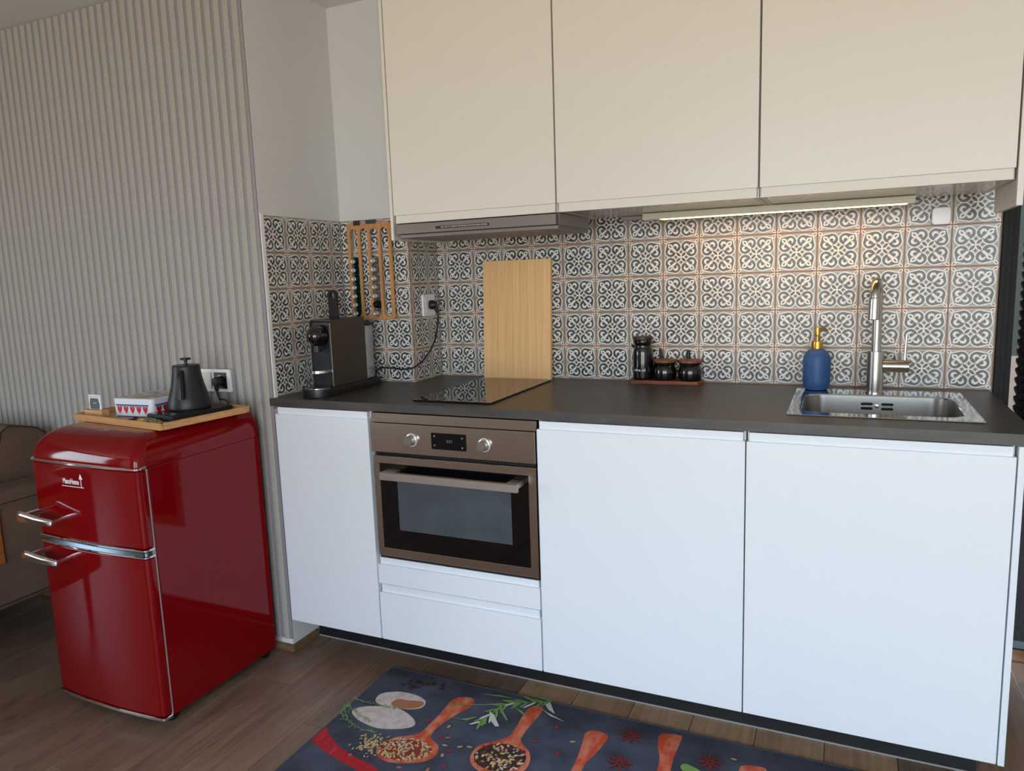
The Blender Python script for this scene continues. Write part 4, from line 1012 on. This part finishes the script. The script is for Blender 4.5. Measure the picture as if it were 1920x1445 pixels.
# double wall plate with switch and plugged socket
ws = thing('switch_and_socket', 'white double wall plate with a switch and a black socket behind the kettle', 'socket', (-0.6715, 0.0, 1.0165))
SY = 0.0045
b = MB(); b.prism(rrect(0, 0, 0.166, 0.083, 0.003, 3), -0.006, SY, 'y', r=0.0015); b.build('wall_plate', M['socket_white'], ws)
MB().prism(rrect(-0.0385, 0, 0.063, 0.061, 0.002, 3), -0.0100, -0.0058, 'y', r=0.0012).build('rocker', M['switch_white'], ws)
sb = MB().prism(rrect(0.0365, 0, 0.060, 0.060, 0.002, 3), -0.0082, -0.0058, 'y', r=0.0008).build('socket_insert', M['black'], ws)
MB().lathe([(0.0205, -0.0083), (0.0205, -0.0090), (0.0190, -0.0092), (0.0, -0.0092)], 0.0365, -0.001, 28, 'y').build('socket_well', M['gloss_black'], sb)
pk = tag(MB().lathe([(0.0, -0.0003), (0.0175, -0.0003), (0.0175, -0.018), (0.0145, -0.027), (0.0, -0.029)], 0, 0, 24, 'y').tube([(0, -0.018, -0.006), (0.0005, -0.019, -0.020), (0.0005, -0.0185, -0.034)], [0.0105, 0.009, 0.006], 14).tube(smooth_path([(0.0005, -0.0185, -0.034), (0.002, -0.0170, -0.050), (0.006, -0.0140, -0.066)], 6), 0.0030, 10).build('power_plug', M['black_soft']), 'black plug with its cord in the socket behind the kettle', 'plug')
pk.location = (-0.6350, -0.0094, 1.0155)

# ---------------------------------------------------------------- sofa
sf = thing('sofa', 'brown suede sofa at the left edge, behind the red fridge', 'sofa', (-2.1, -0.5, 0))
def S(x, y): return (x+2.1, y+0.5)
b = MB(); b.box(0.55, 0.80, -0.55, 0.455, 0.225, 0.632, r=0.022, seg=3); b.build('armrest', M['suede'], sf)
MB().box(-1.2, 0.5485, -0.55, 0.455, 0.225, 0.44, r=0.02, seg=3).build('seat_base', M['suede'], sf)
MB().box(-1.2, 0.5470, -0.54, 0.15, 0.4405, 0.52, r=0.03, seg=3).build('seat_cushion', M['suede_light'], sf)
b = MB(); b.prism([(0.165, 0.442), (0.178, 0.60), (0.245, 0.825), (0.275, 0.846), (0.390, 0.818), (0.425, 0.79), (0.455, 0.60), (0.455, 0.442)], -1.2, 0.5460, 'x', r=0.014); bk = b.build('backrest', M['suede'], sf)
MB().tube([(0.5468, 0.182, 0.602), (0.5475, 0.248, 0.824), (0.5475, 0.278, 0.842), (0.5475, 0.388, 0.815), (0.5468, 0.424, 0.785)], 0.0022, 8).build('backrest_seam', M['seam'], bk)
b = MB(); b.prism([(0.02, 0.523), (0.055, 0.66), (0.125, 0.800), (0.175, 0.812), (0.215, 0.800), (0.163, 0.600), (0.152, 0.523)], -0.45, 0.520, 'x', r=0.016); cu = b.build('back_cushion', M['suede_light'], sf)
MB().tube([(0.518, 0.028, 0.53), (0.519, 0.060, 0.66), (0.519, 0.128, 0.800), (0.519, 0.175, 0.813), (0.519, 0.210, 0.800)], 0.0055, 10).build('piping', M['piping'], cu)
MB().tube([(0.8003, -0.53, 0.612), (0.8003, 0.44, 0.612)], 0.0018, 8).build('arm_seam', M['seam'], sf)
MB().tube([(0.7995, -0.54, 0.247), (0.7995, 0.445, 0.247)], 0.0030, 8).build('lower_piping', M['seam'], sf)
for x in (-1.1, 0.70):
    for y in (-0.47, 0.38): MB().lathe([(0.0, 0.0), (0.018, 0.0), (0.026, 0.224), (0.0, 0.224)], x, y, 16).build('leg', M['black'], sf)
st = thing('armrest_tray', 'orange wooden slatted tray draped over the sofa armrest at the left edge', 'tray', (-1.425, -0.6505, 0.634))
for k in range(6): MB().box(-0.118+k*0.0405, -0.118+k*0.0405+0.0385, -0.2, 0.2045, 0.0, 0.007, r=0.001, seg=1).build('slat', M['tray_wood'], st)
for k in range(5): MB().box(0.1275, 0.1345, -0.2, 0.2045, -0.035-k*0.0405-0.0385, -0.035-k*0.0405+0.001, r=0.001, seg=1).build('slat', M['tray_wood'], st)
MB().box(0.1262, 0.1274, -0.16, 0.165, -0.235, 0.0, r=0).build('tray_cloth', M['seam'], st)

# ---------------------------------------------------------------- dark panel in the hall
dv = thing('hall_panel', 'dark grey upright panel with a black braided edge, seen through the doorway', 'panel', (1.990, 0.965, 0))
MB().box(0.004, 0.95, -0.015, 0.025, 0.028, 2.10, r=0.003).build('panel_board', M['door_grey'], dv)
MB().box(-0.004, 0.954, -0.02, 0.03, 0.0, 0.0275, r=0.002).build('panel_foot', M['hall_blue'], dv)
b = MB()
for k in range(64):
    z = 0.05+k*0.032
    for sx in (-1, 1): b.sphere((-0.015+sx*0.006, -0.004, z+(0.016 if sx > 0 else 0)), 0.0115, 0.8, 0.8, 1.7, 8, 6, rot=Matrix.Rotation(sx*0.5, 3, 'Y'))
b.box(-0.024, 0.0035, 0.004, 0.012, 0.03, 2.1)
b.build('braided_edge', M['braid'], dv)['kind'] = 'stuff'

# ---------------------------------------------------------------- rug with printed picture
rg = thing('kitchen_rug', 'dark printed kitchen rug with spoons and spices on the floor', 'rug', (0, 0, 0))
rug_m = mat('rug_pile', rgb(54, 58, 73), 0.95, noise=((7, 9, 3), rgb(80, 86, 106), 5, 0.38, 0.7), bump=((420, 420, 420), 0.25, 0.001))
MB().prism(rrect(0.815, -0.282, 1.610, 0.640, 0.012, 4), 0.0006, 0.0062, 'z', r=0.002).build('rug_pile', rug_m, rg)
b = MB(); L = [(x, y, 0.0055) for x, y in rrect(0.815, -0.282, 1.610, 0.640, 0.012, 4)]
b.tube(L+[L[0]], 0.0022, 8).build('rug_border', M['rug_edge'], rg)
MR = [mat('print_spoon', rgb(196, 74, 40), 0.9, noise=((30, 16, 1), rgb(214, 140, 110), 4, 0.42, 0.7)), mat('print_garlic', rgb(214, 204, 198), 0.9, noise=((40, 40, 1), rgb(190, 176, 170), 3, 0.4, 0.7)),
      mat('print_garlic_skin', rgb(176, 112, 82), 0.9), mat('print_chili', rgb(176, 24, 38), 0.9, noise=((60, 14, 1), rgb(206, 70, 80), 3, 0.55, 0.75)),
      mat('print_grain', rgb(214, 186, 128), 0.9), mat('print_bean', rgb(178, 156, 120), 0.9), mat('print_dark', rgb(56, 36, 34), 0.9),
      mat('print_green', rgb(118, 156, 84), 0.9), mat('print_pale_leaf', rgb(206, 210, 204), 0.9), mat('print_anise', rgb(112, 34, 32), 0.9), mat('print_bowl', rgb(140, 46, 30), 0.9)]  # the last is the darker red printed under the grain
RZ_ = 0.0064
pb = MB(); lev = [0]
def flat(pts, mi):
    lev[0] += 1; z = RZ_+lev[0]*0.000004
    vs = [pb.bm.verts.new((x, y, z)) for x, y in pts]
    f = pb.bm.faces.new(vs); f.material_index = mi; f.normal_update()
    if f.normal.z < 0: f.normal_flip()
def ell(cx, cy, a, b_, ang, mi, n=10):
    flat([(cx+a*math.cos(2*PI*i/n)*math.cos(ang)-b_*math.sin(2*PI*i/n)*math.sin(ang), cy+a*math.cos(2*PI*i/n)*math.sin(ang)+b_*math.sin(2*PI*i/n)*math.cos(ang)) for i in range(n)], mi)
def strip(pts, w, mi):
    for (x0, y0), (x1, y1) in zip(pts, pts[1:]):
        d = math.hypot(x1-x0, y1-y0) or 1; nx, ny = -(y1-y0)/d*w, (x1-x0)/d*w
        flat([(x0+nx, y0+ny), (x0-nx, y0-ny), (x1-nx, y1-ny), (x1+nx, y1+ny)], mi)
def sm(pts, n=4):
    """closed smooth outline"""
    k = len(pts); out = []
    for i in range(k):
        a, b_, c, d = (pts[(i+j-1) % k] for j in range(4))
        for q in range(n):
            t = q/n
            out.append(tuple(0.5*((2*b_[m])+(c[m]-a[m])*t+(2*a[m]-5*b_[m]+4*c[m]-d[m])*t*t+(3*b_[m]-a[m]-3*c[m]+d[m])*t**3) for m in (0, 1)))
    return out
def inside(p, poly):
    r = False; n = len(poly)
    for i in range(n):
        (x0, y0), (x1, y1) = poly[i], poly[(i+1) % n]
        if (y0 > p[1]) != (y1 > p[1]) and p[0] < (x1-x0)*(p[1]-y0)/(y1-y0)+x0: r = not r
    return r
RP={'garlic':[(0.071,-0.155),(0.071,-0.117),(0.121,-0.087),(0.189,-0.086),(0.231,-0.106),(0.236,-0.14),(0.203,-0.163),(0.15,-0.171),(0.097,-0.174)],'garlic_skin':[(0.135,-0.161),(0.138,-0.127),(0.177,-0.12),(0.225,-0.11),(0.23,-0.139),(0.188,-0.165)],'garlic2':[(0.037,-0.234),(0.054,-0.205),(0.113,-0.179),(0.175,-0.171),(0.243,-0.2),(0.264,-0.231),(0.233,-0.26),(0.167,-0.282),(0.104,-0.274),(0.063,-0.258)],'chili':[(-0.008,-0.387),(-0.02,-0.352),(-0.006,-0.33),(0.032,-0.351),(0.09,-0.388),(0.147,-0.41),(0.204,-0.424),(0.257,-0.434),(0.291,-0.456),(0.253,-0.471),(0.201,-0.461),(0.135,-0.446),(0.073,-0.428),(0.018,-0.405)],'spoon1':[(0.307,-0.067),(0.323,-0.043),(0.355,-0.034),(0.376,-0.043),(0.38,-0.081),(0.357,-0.135),(0.341,-0.191),(0.335,-0.234),(0.345,-0.265),(0.38,-0.285),(0.395,-0.312),(0.395,-0.343),(0.372,-0.371),(0.327,-0.393),(0.282,-0.404),(0.244,-0.393),(0.223,-0.369),(0.221,-0.337),(0.243,-0.3),(0.276,-0.278),(0.3,-0.254),(0.305,-0.21),(0.308,-0.148),(0.307,-0.096)],'grain1':[(0.374,-0.309),(0.379,-0.325),(0.375,-0.342),(0.363,-0.358),(0.344,-0.372),(0.321,-0.383),(0.296,-0.389),(0.271,-0.389),(0.249,-0.384),(0.232,-0.374),(0.222,-0.36),(0.221,-0.343),(0.228,-0.326),(0.244,-0.31),(0.266,-0.296),(0.291,-0.288),(0.318,-0.285),(0.342,-0.288),(0.362,-0.296)],'spoon2':[(0.554,-0.039),(0.565,-0.003),(0.594,0.002),(0.601,-0.034),(0.595,-0.109),(0.595,-0.167),(0.608,-0.19),(0.64,-0.215),(0.658,-0.25),(0.66,-0.294),(0.635,-0.329),(0.579,-0.351),(0.54,-0.342),(0.506,-0.32),(0.49,-0.285),(0.495,-0.24),(0.535,-0.202),(0.557,-0.171),(0.56,-0.146),(0.556,-0.088)],'grain2':[(0.643,-0.241),(0.647,-0.26),(0.643,-0.28),(0.632,-0.299),(0.614,-0.314),(0.593,-0.324),(0.569,-0.328),(0.546,-0.326),(0.525,-0.318),(0.509,-0.305),(0.5,-0.287),(0.499,-0.267),(0.506,-0.247),(0.521,-0.229),(0.541,-0.215),(0.565,-0.207),(0.59,-0.207),(0.613,-0.213),(0.631,-0.225)],'spoon3':[(0.763,-0.073),(0.787,-0.052),(0.825,-0.059),(0.83,-0.091),(0.82,-0.154),(0.806,-0.211),(0.807,-0.289),(0.78,-0.318),(0.779,-0.217),(0.772,-0.141)],'spoon4':[(0.969,-0.003),(0.992,0.013),(1.029,0.015),(1.031,-0.018),(1.028,-0.093),(1.032,-0.199),(1.002,-0.211),(0.994,-0.117),(0.974,-0.051)],'spoon5':[(1.203,-0.07),(1.21,-0.054),(1.233,-0.045),(1.268,-0.044),(1.268,-0.078),(1.243,-0.139),(1.199,-0.148)],'basil':[(1.053,-0.12),(1.064,-0.106),(1.082,-0.11),(1.112,-0.124),(1.127,-0.152),(1.091,-0.157),(1.063,-0.138)],'leafw1':[(0.448,-0.08),(0.469,-0.091),(0.51,-0.14),(0.5,-0.146),(0.469,-0.12)],'leafw2':[(0.591,0.024),(0.608,0.034),(0.645,-0.02),(0.62,-0.008)],'leafw3':[(0.584,-0.002),(0.618,-0.021),(0.69,-0.048),(0.635,-0.035)],'leafg1':[(0.5,-0.015),(0.512,0.003),(0.518,-0.027),(0.509,-0.038)],'leafg2':[(0.454,-0.158),(0.447,-0.112),(0.453,-0.118),(0.463,-0.158)],'leafg3':[(0.337,-0.155),(0.387,-0.148),(0.427,-0.12),(0.405,-0.151)],'leafg4':[(0.472,-0.045),(0.521,-0.102),(0.518,-0.106),(0.478,-0.066)],'leafg5':[(0.372,-0.004),(0.441,0.012),(0.497,0.011),(0.438,0.002)],'leafg6':[(0.508,-0.031),(0.544,-0.043),(0.572,-0.07),(0.54,-0.051)],'stem':[(0.443,-0.151),(0.458,-0.104),(0.469,-0.047),(0.494,-0.017),(0.533,0.002),(0.578,0.022),(0.621,0.049)],'stemb':[(0.309,-0.093),(0.365,-0.075),(0.431,-0.05),(0.468,-0.027)],'thyme1':[(-0.002,-0.176),(0.054,-0.181),(0.13,-0.178),(0.173,-0.168)],'thyme2':[(0.009,-0.238),(0.056,-0.283),(0.12,-0.307),(0.18,-0.301)],'thyme3':[(0.004,-0.207),(0.01,-0.251),(0.043,-0.288)],'thyme4':[(0.001,-0.215),(0.064,-0.243),(0.132,-0.266)],'seed':[(0.674,-0.082),(0.742,-0.13),(0.721,-0.196),(0.417,-0.324),(0.444,-0.365),(0.368,-0.198),(0.446,-0.272),(0.472,-0.262),(0.295,-0.193),(0.64,-0.166),(0.368,-0.252),(0.401,-0.282),(0.425,-0.3),(0.392,-0.247),(0.33,-0.415),(0.41,-0.393),(1.184,-0.039)],'anise':[(0.893,-0.041),(0.895,-0.168),(1.125,-0.076)],'pepper':[(0.123,-0.036),(0.144,-0.035),(0.155,-0.016),(0.173,-0.031),(0.18,-0.014),(0.203,-0.024),(0.21,-0.007),(0.232,-0.015),(0.148,-0.048),(0.243,-0.019)],'spill':[(0.196,-0.358)]}
RP['chili'] = [(max(x, 0.0115), y) for x, y in RP['chili']]
rn = random.Random(3)
for k, mi in (('garlic', 1), ('garlic_skin', 2), ('garlic2', 1), ('chili', 3)): flat([(max(x, 0.0115), y) for x, y in sm(RP[k])], mi)
for k in ('spoon1', 'spoon2', 'spoon3', 'spoon4', 'spoon5'): flat(sm(RP[k]), 0)
for k, mi in (('grain1', 10), ('grain2', 6)): flat(RP[k], mi)
def fill(poly, n, mis, a, b_):
    xs_ = [p[0] for p in poly]; ys_ = [p[1] for p in poly]; c = 0
    while c < n:
        x, y = rn.uniform(min(xs_), max(xs_)), rn.uniform(min(ys_), max(ys_))
        if inside((x, y), poly): ell(x, y, a*rn.uniform(0.7, 1.2), b_, rn.uniform(0, PI), rn.choice(mis), 7); c += 1
fill(RP['grain1'], 230, [4, 4, 4, 5, 1], 0.0052, 0.0026)
fill(RP['grain2'], 120, [5, 5, 6, 9, 4, 1], 0.0082, 0.0038)
cx, cy = RP['spill'][0]
for i in range(120): ell(cx+rn.gauss(0, 0.022), cy+rn.gauss(0, 0.022), 0.005, 0.0024, rn.uniform(0, PI), rn.choice([4, 4, 5]), 7)
for k in RP:
    if k.startswith('leafw'): flat(RP[k], 8)
    if k.startswith('leafg'): flat(RP[k], 7)
flat(sm(RP['basil']), 7)
for k in ('stem', 'stemb'): strip(RP[k], 0.0022, 7)
for (x0, y0), (x1, y1) in zip(RP['stem'], RP['stem'][1:]):
    for j in range(2):
        t = 0.25+j*0.5; a_ = math.atan2(y1-y0, x1-x0)
        for sg in (-1, 1):
            q = a_+PI+sg*rn.uniform(0.35, 0.8); ll = rn.uniform(0.018, 0.030)
            ell(x0+(x1-x0)*t+ll*math.cos(q), y0+(y1-y0)*t+ll*math.sin(q), ll, 0.0042, q, rn.choice([7, 7, 7, 8]), 10)
for k in ('thyme1', 'thyme2', 'thyme3', 'thyme4'):
    strip(RP[k], 0.0009, 7)
    for (x0, y0), (x1, y1) in zip(RP[k], RP[k][1:]):
        for j in range(9):
            t = j/9; ell(x0+(x1-x0)*t+rn.gauss(0, 0.004), y0+(y1-y0)*t+rn.gauss(0, 0.004), 0.0058, 0.0016, rn.uniform(0, PI), 7, 6)
for (x, y) in RP['seed']: ell(x, y, 0.0085, 0.0045, rn.uniform(0, PI), rn.choice([2, 3, 5]), 10)
for (x, y) in RP['anise']:
    for j in range(8): ell(x+0.020*math.cos(j*PI/4+0.2), y+0.020*math.sin(j*PI/4+0.2), 0.018, 0.0048, j*PI/4+0.2, 9, 8)
for (x, y) in RP['pepper']:
    for j in range(3): ell(x+rn.gauss(0, 0.008), y+rn.gauss(0, 0.01), 0.007, 0.004, rn.uniform(0, PI), 6, 8)
    ell(x, y, 0.003, 0.002, 0.3, 9, 6)
pb.build('rug_print', MR, rg)
